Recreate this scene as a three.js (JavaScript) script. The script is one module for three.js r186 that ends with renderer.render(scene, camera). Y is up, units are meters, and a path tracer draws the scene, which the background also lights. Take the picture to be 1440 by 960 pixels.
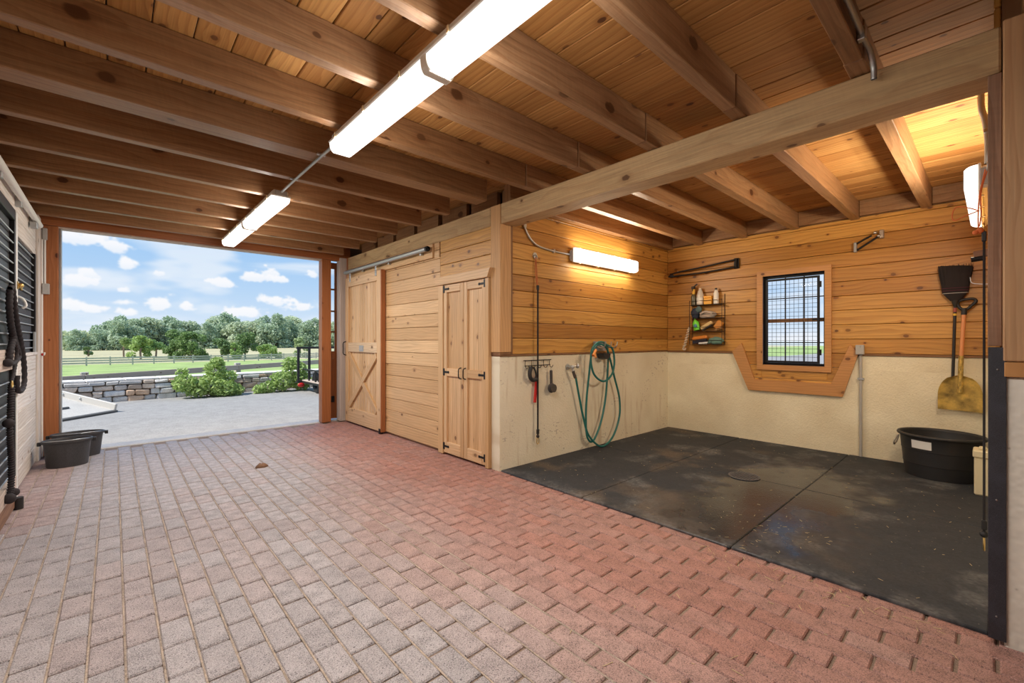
import * as THREE from 'three';
import { mergeGeometries } from 'three/addons/utils/BufferGeometryUtils.js';
import { RectAreaLightUniformsLib } from 'three/addons/lights/RectAreaLightUniformsLib.js';

// ---------------------------------------------------------------- camera, sky, sun, exposure
// world: x = across the aisle, y = up, z = minus the distance D along the aisle (towards the open door)
const scene = new THREE.Scene();
const F = 616, TH = Math.atan(560 / 616), CT = Math.cos(TH), ST = Math.sin(TH), EYE = 1.3;
const camera = new THREE.PerspectiveCamera(2 * Math.atan(480 / F) * 180 / Math.PI, 1.5, 0.05, 1500);
camera.position.set(0, EYE, 0);
camera.rotation.set(0, -TH, 0);
const renderer = new THREE.WebGLRenderer({ antialias: true });
renderer.toneMapping = THREE.LinearToneMapping;
renderer.toneMappingExposure = 1.0;
renderer.shadowMap.enabled = true;
RectAreaLightUniformsLib.init();
const SKY_LEVEL = 1.0, SUN_LEVEL = 5.6, TUBE_LEVEL = 82;
const TUBE_COLOR = new THREE.Color().setRGB(1.0, 0.93, 0.84), OLD_TUBE_COLOR = new THREE.Color().setRGB(1.0, 0.85, 0.62);   // cooler tubes over the aisle, older warm ones in the stall

let seed = 12345;
const rnd = () => { seed |= 0; seed = seed + 0x6D2B79F5 | 0; let t = Math.imul(seed ^ seed >>> 15, 1 | seed); t = t + Math.imul(t ^ t >>> 7, 61 | t) ^ t; return ((t ^ t >>> 14) >>> 0) / 4294967296; };
const rr = (a, b) => a + (b - a) * rnd();
const clamp = (x, a = 0, b = 1) => Math.min(b, Math.max(a, x));
const sstep = (a, b, x) => { const t = clamp((x - a) / (b - a)); return t * t * (3 - 2 * t); };
const hash = (x, y, s) => { let h = Math.imul(x, 374761393) + Math.imul(y, 668265263) + Math.imul(s, 974711); h = Math.imul(h ^ h >>> 13, 1274126177); return ((h ^ h >>> 16) >>> 0) / 4294967296; };
const mod = (a, n) => ((a % n) + n) % n;
function pn(x, y, px, py, s) {           // value noise that repeats after px, py cells
  const xi = Math.floor(x), yi = Math.floor(y), fx = x - xi, fy = y - yi, u = fx * fx * (3 - 2 * fx), v = fy * fy * (3 - 2 * fy);
  const x0 = mod(xi, px), x1 = mod(xi + 1, px), y0 = mod(yi, py), y1 = mod(yi + 1, py);
  const a = hash(x0, y0, s), b = hash(x1, y0, s), c = hash(x0, y1, s), d = hash(x1, y1, s);
  return a + (b - a) * u + (c - a) * v + (a - b - c + d) * u * v;
}
function fbm(x, y, px, py, s, n) { let v = 0, a = 0.5, t = 0; for (let i = 0; i < n; i++) { v += a * pn(x, y, px, py, s + i); t += a; a *= 0.5; x *= 2; y *= 2; px *= 2; py *= 2; } return v / t; }

// pixel of the photograph -> point on a known plane of the place
function at(u, v, k) {
  const x = (u - 720) / F, y = -(v - 480) / F, X = x * CT + ST, D = -x * ST + CT;
  const t = 'Y' in k ? (k.Y - EYE) / y : 'X' in k ? k.X / X : k.D / D;
  return [X * t, EYE + y * t, D * t];
}
const V = (X, Y, D) => new THREE.Vector3(X, Y, -D);

// sky: pale blue with scattered fair-weather clouds all round
{
  const W = 4096, Hh = 2048, data = new Uint8Array(W * Hh * 4);
  const clouds = [[128, 330, 46, 12], [118, 336, 30, 10], [160, 347, 26, 9], [100, 326, 16, 8], [125, 386, 15, 9], [176, 373, 13, 8], [112, 396, 20, 8], [175, 425, 18, 6], [100, 431, 26, 8], [130, 436, 18, 7], [228, 430, 28, 10], [262, 433, 18, 7], [358, 390, 34, 8], [376, 384, 22, 11], [395, 394, 16, 6], [438, 385, 16, 10], [345, 440, 40, 10], [385, 424, 30, 9], [420, 432, 30, 10], [310, 400, 30, 9], [180, 440, 20, 6], [170, 408, 12, 5], [222, 384, 10, 5]]
    .map(([u, v, a, b]) => { const p = at(u, v, { D: 100 }), r = Math.hypot(p[0], p[2]); return [Math.atan2(p[0], p[2]), Math.atan2(p[1] - EYE, r), a / F * 0.72, b / F * 1.15]; });
  const col = [0, 0, 0];
  for (let j = 0; j < Hh; j++) {
    const el = ((j + 0.5) / Hh - 0.5) * Math.PI;
    for (let i = 0; i < W; i++) {
      const k = (j * W + i) * 4;
      const e = Math.max(el, 0), h = Math.exp(-e * 6.5), h2 = Math.exp(-e * 2.0);
      col[0] = 0.50 + 0.39 * h + 0.03 * h2; col[1] = 0.71 + 0.20 * h + 0.04 * h2; col[2] = 0.955 + 0.03 * h;
      if (el > -0.02 && el < 1.2) {
        const U = i / W, az = (U - 0.5) * 2 * Math.PI;          // atan2(z, x)
        const a = az + Math.PI / 2, aw = a > Math.PI ? a - 2 * Math.PI : a;   // from the D axis, positive towards +x
        const st = 1 / (0.25 + e);
        const n1 = fbm(U * 48, el * 22 * (0.6 + st * 0.25), 48, 4096, 11, 4);
        let w = 0.62 * sstep(0.50, 0.74, n1);
        w = Math.max(w, 0.62 * sstep(0.50, 0.78, fbm(U * 20, el * 34, 20, 4096, 31, 5)));
        if (aw > -0.3 && aw < 0.6 && el < 0.4) {
          const d = fbm(U * 320, el * 70, 320, 8192, 51, 4) - 0.5, d2 = fbm(U * 1100, el * 240, 1100, 16384, 61, 3) - 0.5;
          for (const [ca, ce, sa, se] of clouds) {
            const x = (aw - ca) / sa, y = (el - ce) / se, yy = y < 0 ? y * 1.7 : y;
            const q = 1 - Math.sqrt(x * x + yy * yy) + d * 1.5 + d2 * 0.5;
            if (q > 0) w = Math.max(w, 0.96 * sstep(0.05, 0.5, q) * (0.82 + 0.18 * sstep(-0.6, 0.5, y)));
          }
        }
        col[0] += (0.99 - col[0]) * w; col[1] += (0.99 - col[1]) * w; col[2] += (1.0 - col[2]) * w;
      }
      data[k] = col[0] * 255; data[k + 1] = col[1] * 255; data[k + 2] = col[2] * 255; data[k + 3] = 255;
    }
  }
  const t = new THREE.DataTexture(data, W, Hh, THREE.RGBAFormat);
  t.colorSpace = THREE.SRGBColorSpace; t.mapping = THREE.EquirectangularReflectionMapping; t.magFilter = THREE.LinearFilter; t.minFilter = THREE.LinearFilter; t.needsUpdate = true;
  scene.background = t; scene.backgroundIntensity = SKY_LEVEL;
}
const sun = new THREE.DirectionalLight(new THREE.Color().setRGB(1.0, 0.94, 0.84), SUN_LEVEL);
sun.position.set(-0.58 * 60, 0.80 * 60, 0.03 * 60);
sun.castShadow = true; sun.shadow.radius = 3; sun.shadow.mapSize.set(4096, 4096);
Object.assign(sun.shadow.camera, { left: -60, right: 60, top: 60, bottom: -60, near: 1, far: 200 });
scene.add(sun, sun.target);

// ---------------------------------------------------------------- helpers: names, things, geometries
const taken = {};
function numbered(n) { taken[n] = (taken[n] || 0) + 1; return taken[n] === 1 ? n : n + '_' + String(taken[n] - 1).padStart(3, '0'); }
function norm(g) {
  g = g.index ? g.toNonIndexed() : g;
  for (const k of Object.keys(g.attributes)) if (!['position', 'normal', 'uv'].includes(k)) g.deleteAttribute(k);
  if (!g.attributes.normal) g.computeVertexNormals();
  if (!g.attributes.uv) g.setAttribute('uv', new THREE.BufferAttribute(new Float32Array(g.attributes.position.count * 2), 2));
  return g;
}
const M = (...gs) => { gs = gs.flat().map(norm); return gs.length === 1 ? gs[0] : mergeGeometries(gs); };
function thing(name, label, category, [x, y, d] = [0, 0, 0], group) {
  const o = new THREE.Group(); o.name = numbered(name); o.position.set(x, y, -d); scene.add(o);
  o.userData = { label, category }; if (group) o.userData.group = group;
  return o;
}
function struct(name, [x, y, d] = [0, 0, 0], label) {
  const o = new THREE.Group(); o.name = numbered(name); o.position.set(x, y, -d); scene.add(o);
  o.userData = { kind: 'structure' }; if (label) o.userData.label = label;
  return o;
}
const topOf = o => { while (o.parent && o.parent !== scene) o = o.parent; return o; };
// geometry given in the place's own coordinates; part() rebases it on its thing
function part(parent, name, geo, mat, label) {
  const p = topOf(parent).position;
  const g = M(geo).clone(); g.translate(-p.x, -p.y, -p.z);
  const m = new THREE.Mesh(g, mat); m.name = name; parent.add(m);
  if (label) m.userData.label = label;
  return m;
}
function local(parent, name, geo, mat) { const m = new THREE.Mesh(M(geo), mat); m.name = name; parent.add(m); return m; }

// box with chamfered edges, uv in metres with u along the grain (0 x, 1 y, 2 z)
function cbox(sx, sy, sz, c = 0.003, grain = 0, uo = rr(0, 40), vo = rr(0, 40)) {
  const h = [sx / 2, sy / 2, sz / 2]; c = Math.min(c, Math.min(...h) * 0.6);
  const pt = (s, f) => { const p = [0, 1, 2].map(i => s[i] * (h[i] - (i === f ? 0 : c))); return p; };
  const pos = [], nor = [], uv = [];
  const tri = (a, b, d) => {
    const e = [b[0] - a[0], b[1] - a[1], b[2] - a[2]], g = [d[0] - a[0], d[1] - a[1], d[2] - a[2]];
    let n = [e[1] * g[2] - e[2] * g[1], e[2] * g[0] - e[0] * g[2], e[0] * g[1] - e[1] * g[0]];
    const ctr = [0, 1, 2].map(i => a[i] + b[i] + d[i]);
    if (n[0] * ctr[0] + n[1] * ctr[1] + n[2] * ctr[2] < 0) { [b, d] = [d, b]; n = n.map(x => -x); }
    const l = Math.hypot(...n) || 1; n = n.map(x => x / l);
    const ax = n.map(Math.abs), f = ax[0] >= ax[1] && ax[0] >= ax[2] ? 0 : ax[1] >= ax[2] ? 1 : 2;
    for (const p of [a, b, d]) {
      pos.push(...p); nor.push(...n);
      const o = [0, 1, 2].filter(i => i !== f);
      if (f === grain) uv.push(p[o[0]] * 0.25 + uo, p[o[1]] * 0.25 + vo);
      else { const w = o.find(i => i !== grain); uv.push(p[grain] + uo, p[w] + (f === 2 ? 0 : f * 0.37) + vo); }
    }
  };
  const quad = (a, b, d, e) => { tri(a, b, d); tri(a, d, e); };
  for (let f = 0; f < 3; f++) for (const s of [-1, 1]) {
    const [i, j] = [0, 1, 2].filter(k => k !== f), mk = (si, sj) => { const q = [0, 0, 0]; q[f] = s; q[i] = si; q[j] = sj; return pt(q, f); };
    quad(mk(-1, -1), mk(1, -1), mk(1, 1), mk(-1, 1));
  }
  for (let e = 0; e < 3; e++) { const [i, j] = [0, 1, 2].filter(k => k !== e);
    for (const si of [-1, 1]) for (const sj of [-1, 1]) {
      const mk = (se, f) => { const q = [0, 0, 0]; q[e] = se; q[i] = si; q[j] = sj; return pt(q, f); };
      quad(mk(-1, i), mk(1, i), mk(1, j), mk(-1, j));
    } }
  for (const a of [-1, 1]) for (const b of [-1, 1]) for (const d of [-1, 1]) tri(pt([a, b, d], 0), pt([a, b, d], 1), pt([a, b, d], 2));
  const g = new THREE.BufferGeometry();
  g.setAttribute('position', new THREE.Float32BufferAttribute(pos, 3)); g.setAttribute('normal', new THREE.Float32BufferAttribute(nor, 3)); g.setAttribute('uv', new THREE.Float32BufferAttribute(uv, 2));
  return g;
}
// box between limits in X, Y, D
function box(x0, x1, y0, y1, d0, d1, c = 0.003, grain = 0) { const g = cbox(x1 - x0, y1 - y0, d1 - d0, c, grain); g.translate((x0 + x1) / 2, (y0 + y1) / 2, -(d0 + d1) / 2); return g; }
function tube(pts, r, seg = 48, rad = 8, closed = false) { return new THREE.TubeGeometry(new THREE.CatmullRomCurve3(pts, closed, 'centripetal'), seg, r, rad, closed); }
function bar(a, b, r, rad = 10) { return new THREE.TubeGeometry(new THREE.LineCurve3(a, b), 1, r, rad, false); }
function cyl(p, r0, r1, h, rad = 16) { const g = new THREE.CylinderGeometry(r1, r0, h, rad); g.translate(p.x, p.y + h / 2, p.z); return g; }
function ball(p, r, sx = 1, sy = 1, sz = 1, n = 14) { const g = new THREE.SphereGeometry(r, n, Math.ceil(n * 0.7)); g.scale(sx, sy, sz); g.translate(p.x, p.y, p.z); return g; }
function stick(a, b, w, t, up = new THREE.Vector3(0, 1, 0), c = 0.003) {     // board from a to b: width w along 'up', thickness t
  const d = new THREE.Vector3().subVectors(b, a), L = d.length(); d.normalize();
  const side = new THREE.Vector3().crossVectors(d, up).normalize(), u = new THREE.Vector3().crossVectors(side, d);
  const g = cbox(L, w, t, c, 0); g.applyMatrix4(new THREE.Matrix4().makeBasis(d, u, side)); g.translate((a.x + b.x) / 2, (a.y + b.y) / 2, (a.z + b.z) / 2);
  return g;
}
function lathe(p, prof, n = 32) { const g = new THREE.LatheGeometry(prof.map(([r, y]) => new THREE.Vector2(r, y)), n); g.translate(p.x, p.y, p.z); return g; }
// polygon in the plane X = const given as [D, Y] points, thickness t towards the aisle
function plateX(X, pts, t) {
  const s = new THREE.Shape(pts.map(([d, y]) => new THREE.Vector2(-d, y)));
  const g = new THREE.ExtrudeGeometry(s, { depth: t, bevelEnabled: true, bevelThickness: 0.002, bevelSize: 0.002, bevelSegments: 1 });
  g.rotateY(-Math.PI / 2); g.translate(X, 0, 0);   // (x, y, z) -> (-z, y, x)
  return g;
}

// ---------------------------------------------------------------- materials
function dataTex(w, h, fn, srgb) {
  const d = new Uint8Array(w * h * 4);
  for (let j = 0; j < h; j++) for (let i = 0; i < w; i++) { const c = fn(i, j), k = (j * w + i) * 4; for (let q = 0; q < 3; q++) d[k + q] = clamp(c[q]) * 255; d[k + 3] = 255; }
  const t = new THREE.DataTexture(d, w, h, THREE.RGBAFormat); t.wrapS = t.wrapT = THREE.RepeatWrapping; t.magFilter = THREE.LinearFilter; t.minFilter = THREE.LinearMipmapLinearFilter; t.generateMipmaps = true;
  if (srgb) t.colorSpace = THREE.SRGBColorSpace; t.needsUpdate = true; return t;
}
function woodTex(s, { L = 3.2, W = 1.0, rings = 26, knots = 22, knotR = 0.012, streak = 0.16, late = [0.66, 0.52, 0.42], saw = 0, strength = 0.75 }) {
  const w = 1024, h = 512, ks = [];
  for (let i = 0; i < knots; i++) ks.push([hash(i, 1, s) * L, hash(i, 2, s) * W, knotR * (0.6 + 1.1 * hash(i, 3, s)), hash(i, 4, s)]);
  const lum = new Float32Array(w * h), px = new Float32Array(w * h * 3);
  for (let j = 0; j < h; j++) for (let i = 0; i < w; i++) {
    const u = i / w * L, v = j / h * W; let vv = v, core = 0, halo = 0;
    for (const [ku, kv, r, q] of ks) {
      let du = u - ku, dv = v - kv; du -= L * Math.round(du / L); dv -= W * Math.round(dv / W);
      if (Math.abs(du) > r * 12 || Math.abs(dv) > r * 8) continue;
      const e = Math.exp(-(du * du) / (r * r * 16) - (dv * dv) / (r * r * 9)); vv += dv * e * (-0.72);
      const a = Math.sqrt(du * du / (r * r * 2.2) + dv * dv / (r * r)) + 0.25 * (pn(u * 60, v * 60, 192, 60, s + 9) - 0.5);
      core = Math.max(core, sstep(1.1, 0.75, a) * (0.6 + 0.4 * q)); halo = Math.max(halo, sstep(2.6, 1.0, a) * 0.35);
    }
    const ph = vv * rings + 2.6 * fbm(u * 1.25, vv * 5, 4, 5, s, 3) + 0.5 * pn(u * 5, vv * 20, 16, 20, s + 5);
    const fr = ph - Math.floor(ph), g = Math.pow(fr, 2.2) * (1 - sstep(0.93, 1, fr));
    const st = fbm(u * 5, v * 180, 16, 180, s + 20, 2) - 0.5, bl = fbm(u * 1.6, v * 6, 5, 6, s + 40, 3) - 0.5;
    let m = g * strength, br = 1 + st * streak * 2 + bl * 0.22;
    if (saw) { const sw = pn(u * 90 + v * 20, v * 14, 288, 14, s + 60); br *= 1 - saw * sw; }
    const k = j * w + i;
    for (let q = 0; q < 3; q++) {
      let c = (1 + (late[q] - 1) * m) * br * 0.93;
      c *= 1 - halo * [0.35, 0.5, 0.6][q]; c += ([0.16, 0.085, 0.05][q] - c) * core * 0.92; px[k * 3 + q] = c;
    }
    lum[k] = 0.6 - 0.35 * m + st * 0.5 - 0.35 * core - (saw ? 0.5 * saw * pn(u * 90 + v * 20, v * 14, 288, 14, s + 60) : 0);
  }
  const map = dataTex(w, h, (i, j) => { const k = (j * w + i) * 3; return [0, 1, 2].map(q => Math.pow(clamp(px[k + q]), 1 / 2.2)); }, true);
  const bump = dataTex(w, h, (i, j) => { const l = lum[j * w + i]; return [l, l, l]; });
  for (const t of [map, bump]) t.repeat.set(1 / L, 1 / W);
  return { map, bump };
}
const W1 = woodTex(3, { rings: 22, knots: 30 }), W2 = woodTex(71, { rings: 30, knots: 16, streak: 0.12, strength: 0.5 }), W3 = woodTex(131, { rings: 18, knots: 9, knotR: 0.02, saw: 0.10, streak: 0.24, strength: 0.6 }), W4 = woodTex(171, { rings: 9, knots: 22, knotR: 0.019, saw: 0.05, streak: 0.2, strength: 0.4 });
const rgb = (r, g, b) => new THREE.Color().setRGB(r, g, b);
const wood = (t, c, rough = 0.62, bump = 0.0012, extra = {}) => new THREE.MeshPhysicalMaterial({ map: t.map, bumpMap: t.bump, bumpScale: bump, color: rgb(...c), roughness: rough, ...extra });
const tones = (t, c, rough, n = 4, spread = 0.16, bump = 0.0012) => Array.from({ length: n }, (_, i) => { const k = 1 + spread * (i / (n - 1) - 0.5) * 2; return wood(t, [c[0] * k, c[1] * (k * 0.6 + 0.4 * k * k), c[2] * k * k], rough, bump); });
const pick = a => a[Math.floor(rnd() * a.length)];
const amber = tones(W1, [0.56, 0.28, 0.062], 0.42, 5, 0.17);
const ceilPine = tones(W1, [0.51, 0.255, 0.075], 0.72, 5, 0.15);
const paleDoor = tones(W2, [0.74, 0.485, 0.26], 0.42, 4, 0.09);
const paleWall = tones(W2, [0.76, 0.50, 0.26], 0.42, 5, 0.10);
const joistWood = tones(W3, [0.36, 0.20, 0.10], 0.42, 4, 0.12, 0.0015);
const beamWood = wood(W4, [0.56, 0.385, 0.20], 0.7, 0.002);
const postWood = wood(W2, [0.62, 0.36, 0.16], 0.55);
const redWood = tones(W2, [0.42, 0.15, 0.05], 0.45, 3, 0.1);
const greyWood = wood(W2, [0.62, 0.53, 0.47], 0.7);
const trimWood = wood(W2, [0.58, 0.29, 0.105], 0.45);
const darkTrim = wood(W2, [0.26, 0.13, 0.055], 0.6);
const brownJamb = wood(W3, [0.30, 0.165, 0.10], 0.7, 0.002);
const whiteBoard = tones(W2, [0.80, 0.76, 0.72], 0.7, 3, 0.04);
const plain = (r, g, b, rough = 0.6, metal = 0, extra = {}) => new THREE.MeshPhysicalMaterial({ color: rgb(r, g, b), roughness: rough, metalness: metal, ...extra });
const black = plain(0.018, 0.018, 0.02, 0.55), blackIron = plain(0.02, 0.02, 0.022, 0.45, 0.6), steel = plain(0.55, 0.55, 0.55, 0.35, 1), galv = plain(0.50, 0.52, 0.53, 0.45, 0.85), brass = plain(0.75, 0.55, 0.22, 0.3, 1), whitePaint = plain(0.8, 0.8, 0.78, 0.5), greyPlastic = plain(0.42, 0.41, 0.40, 0.5), blackRope = plain(0.02, 0.018, 0.02, 0.9);

function noiseMat(c, { size = 1, scale = 8, amp = 0.25, fine = 0.2, bump = 0.001, rough = 0.85, s = 7, specks = 0, speckCol = [0.1, 0.1, 0.1], res = 512, tint = [1, 1, 1], extra = {} }) {
  const lum = new Float32Array(res * res);
  const map = dataTex(res, res, (i, j) => {
    const u = i / res, v = j / res, a = fbm(u * scale, v * scale, scale, scale, s, 5) - 0.5, b = pn(u * res / 2, v * res / 2, res / 2, res / 2, s + 33) - 0.5, q = sstep(1 - specks, 1 - specks * 0.5, pn(u * res / 3, v * res / 3, Math.round(res / 3), Math.round(res / 3), s + 44));
    lum[j * res + i] = 0.5 + b * 0.7 + a * 0.5 - q * 0.3;
    return c.map((x, k) => { let y = x * (1 + a * 2 * amp * tint[k] + b * 2 * fine); y += (speckCol[k] - y) * q; return Math.pow(clamp(y), 1 / 2.2); });
  }, true);
  const bm = dataTex(res, res, (i, j) => { const l = lum[j * res + i]; return [l, l, l]; });
  for (const t of [map, bm]) t.repeat.set(1 / size, 1 / size);
  return new THREE.MeshPhysicalMaterial({ map, bumpMap: bm, bumpScale: bump, roughness: rough, ...extra });
}
const plaster = noiseMat([0.80, 0.73, 0.55], { size: 2.3, scale: 7, amp: 0.16, fine: 0.03, bump: 0.003, rough: 0.75, s: 5, specks: 0.014, speckCol: [0.45, 0.36, 0.22], tint: [0.8, 1.0, 1.3] });
const plasterStained = (() => {      // the same plaster with brown water runs and scuffs
  const w = 1024, h = 512, L = 3.4, H = 1.7, t = dataTex(w, h, (i, j) => {
    const u = i / w * L, v = j / h * H, a = fbm(u * 3, v * 3, 10.2 | 0, 5, 401, 5) - 0.5, run = sstep(0.60, 0.80, fbm(u * 20, v * 1.76, 68, 3, 411, 3)) * sstep(0.4, 0.65, pn(u * 2.35, v * 2.35, 8, 4, 421)), sc = sstep(0.80, 0.86, pn(u * 40, v * 80, 136, 136, 431)) * sstep(0.55, 0.75, pn(u * 5, v * 5, 17, 9, 441));
    return [0.80, 0.745, 0.60].map((c, q) => { let y = c * (1 + a * 0.22 * [0.8, 1, 1.3][q]); y += ([0.52, 0.40, 0.26][q] - y) * run * 0.5; y += ([0.42, 0.36, 0.30][q] - y) * sc * 0.6; return Math.pow(clamp(y), 1 / 2.2); });
  }, true);
  t.repeat.set(1 / L, 1 / H); return new THREE.MeshPhysicalMaterial({ map: t, bumpMap: plaster.bumpMap, bumpScale: 0.003, roughness: 0.75 });
})();
const plasterWhite = noiseMat([0.80, 0.77, 0.70], { size: 0.9, scale: 5, amp: 0.12, fine: 0.05, bump: 0.003, rough: 0.8, s: 15, specks: 0.03, speckCol: [0.42, 0.38, 0.32] });
const sandMat = noiseMat([0.30, 0.22, 0.17], { size: 0.7, scale: 10, amp: 0.25, fine: 0.3, bump: 0.003, s: 25 });
const gravel = noiseMat([0.315, 0.305, 0.30], { size: 3, scale: 24, amp: 0.16, fine: 0.34, bump: 0.006, s: 35, specks: 0.06, speckCol: [0.22, 0.21, 0.2], res: 1024 });
const concrete = noiseMat([0.70, 0.68, 0.66], { size: 1.2, scale: 8, amp: 0.15, fine: 0.12, bump: 0.002, s: 45 });
const matTex = (() => {          // one worn pattern over the wash stall floor, uv in metres from its corner
  const res = 1024, S = 3.5, dmp = new Float32Array(res * res);
  const map = dataTex(res, res, (i, j) => {
    const X = i / res * S, D = j / res * S, n = fbm(X * 2.2, D * 2.2, 999, 999, 301, 5), n2 = fbm(X * 5, D * 5, 999, 999, 311, 4), f = pn(X * 140, D * 140, 9999, 9999, 321), f2 = pn(X * 60, D * 60, 9999, 9999, 331);
    const cx = X - 1.15 - 0.25 * (n2 - 0.5), cd = D - 1.2 - 0.6 * (n - 0.5), damp = sstep(1.4, 0.55, Math.hypot(cx / 1.25, cd / 0.6) + (n2 - 0.5) * 1.2);
    dmp[j * res + i] = damp;
    const brown = sstep(0.50, 0.70, n) * (1 - damp) * 0.85, pale = sstep(0.56, 0.8, fbm(X * 3.1 + 20, D * 3.1, 999, 999, 341, 5)) * (1 - damp * 0.8), edge = sstep(0.22, 0.0, X + (n2 - 0.5) * 0.25);
    const k = 0.75 + 0.5 * f + 0.25 * (f2 - 0.5); let c = [0.022, 0.026, 0.034];
    c = c.map((v, q) => v + ([0.16, 0.115, 0.075][q] - v) * brown * 0.6 * sstep(0.9, 2.4, D + (1 - X) * 0.5 + n2)); c = c.map((v, q) => v + ([0.19, 0.19, 0.19][q] - v) * pale * 0.42 * (0.5 + f2)); c = c.map((v, q) => v + ([0.17, 0.168, 0.168][q] - v) * edge * 0.55 * (0.25 + f2) * sstep(0.35, 0.6, n2));
    const sp = sstep(0.955, 0.98, pn(X * 90 + 7, D * 90, 9999, 9999, 351)); return c.map((v, q) => Math.pow(clamp(v * k + [0.30, 0.27, 0.2][q] * sp * 0.5), 1 / 2.2));
  }, true);
  const rgh = dataTex(res, res, (i, j) => { const X = i / res * S, D = j / res * S, r = 0.78 - 0.62 * dmp[j * res + i] + 0.12 * (fbm(X * 9, D * 9, 999, 999, 361, 3) - 0.5); return [r, r, r]; });
  const bmp = dataTex(res, res, (i, j) => { const X = i / res * S, D = j / res * S, r = 0.5 + 0.6 * (pn(X * 130, D * 130, 9999, 9999, 371) - 0.5) + 0.5 * (fbm(X * 12, D * 12, 999, 999, 381, 3) - 0.5); return [r, r, r]; });
  return new THREE.MeshPhysicalMaterial({ map, roughnessMap: rgh, bumpMap: bmp, bumpScale: 0.0006, roughness: 1 });
})();
const grassMat = noiseMat([0.31, 0.41, 0.13], { size: 22, scale: 10, amp: 0.35, fine: 0.25, bump: 0.02, s: 65, res: 1024 });
const hayMat = noiseMat([0.46, 0.42, 0.25], { size: 60, scale: 8, amp: 0.2, fine: 0.15, bump: 0.02, s: 75 });

// ---------------------------------------------------------------- ground, drive, field
{
  const g = struct('ground', [0, -0.06, 0], 'pale grey gravel drive outside the open barn door');
  part(g, 'gravel_surface', (() => { const q = new THREE.PlaneGeometry(70, 21.0, 1, 1); q.rotateX(-Math.PI / 2); const u = q.attributes.uv, p = q.attributes.position; q.translate(10, -0.045, -3.2); for (let i = 0; i < u.count; i++) u.setXY(i, p.getX(i), p.getZ(i)); return q; })(), gravel);
  const t = struct('field', [0, -1, 14], 'green pasture sloping away beyond the stone wall');
  const fy = D => D < 14.2 ? -0.75 : D < 100 ? -0.8 - 1.65 * Math.pow((D - 14.2) / 85.8, 0.75) : -2.45 + 0.5 * sstep(100, 260, D);
  const strip = (d0, d1, n, mat, nm) => { const pos = [], uv = [], idx = []; for (let i = 0; i <= n; i++) { const D = d0 + (d1 - d0) * Math.pow(i / n, 2); for (let j = 0; j <= 12; j++) { const X = -260 + j * 60; pos.push(X, fy(D), -D); uv.push(X, D); } } for (let i = 0; i < n; i++) for (let j = 0; j < 12; j++) { const a = i * 13 + j; idx.push(a, a + 1, a + 14, a, a + 14, a + 13); } const q = new THREE.BufferGeometry(); q.setAttribute('position', new THREE.Float32BufferAttribute(pos, 3)); q.setAttribute('uv', new THREE.Float32BufferAttribute(uv, 2)); q.setIndex(idx); q.computeVertexNormals(); return part(t, nm, q, mat); };
  strip(13.75, 98, 24, grassMat, 'pasture'); strip(98, 420, 24, hayMat, 'hay_meadow');
  globalThis.fieldY = fy;
  const lw = struct('yard_ground', [45, -0.12, -5], 'assumed ground beyond the stall window, made pale gravel to brighten the view');  // assumed ground, gravel chosen pale so the window view looks overexposed
  part(lw, 'yard_surface', (() => { const q = new THREE.PlaneGeometry(400, 90); q.rotateX(-Math.PI / 2); const u = q.attributes.uv, p = q.attributes.position; q.translate(40, -0.13, 31); for (let i = 0; i < u.count; i++) u.setXY(i, p.getX(i), p.getZ(i)); return q; })(), gravel);
}

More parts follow.
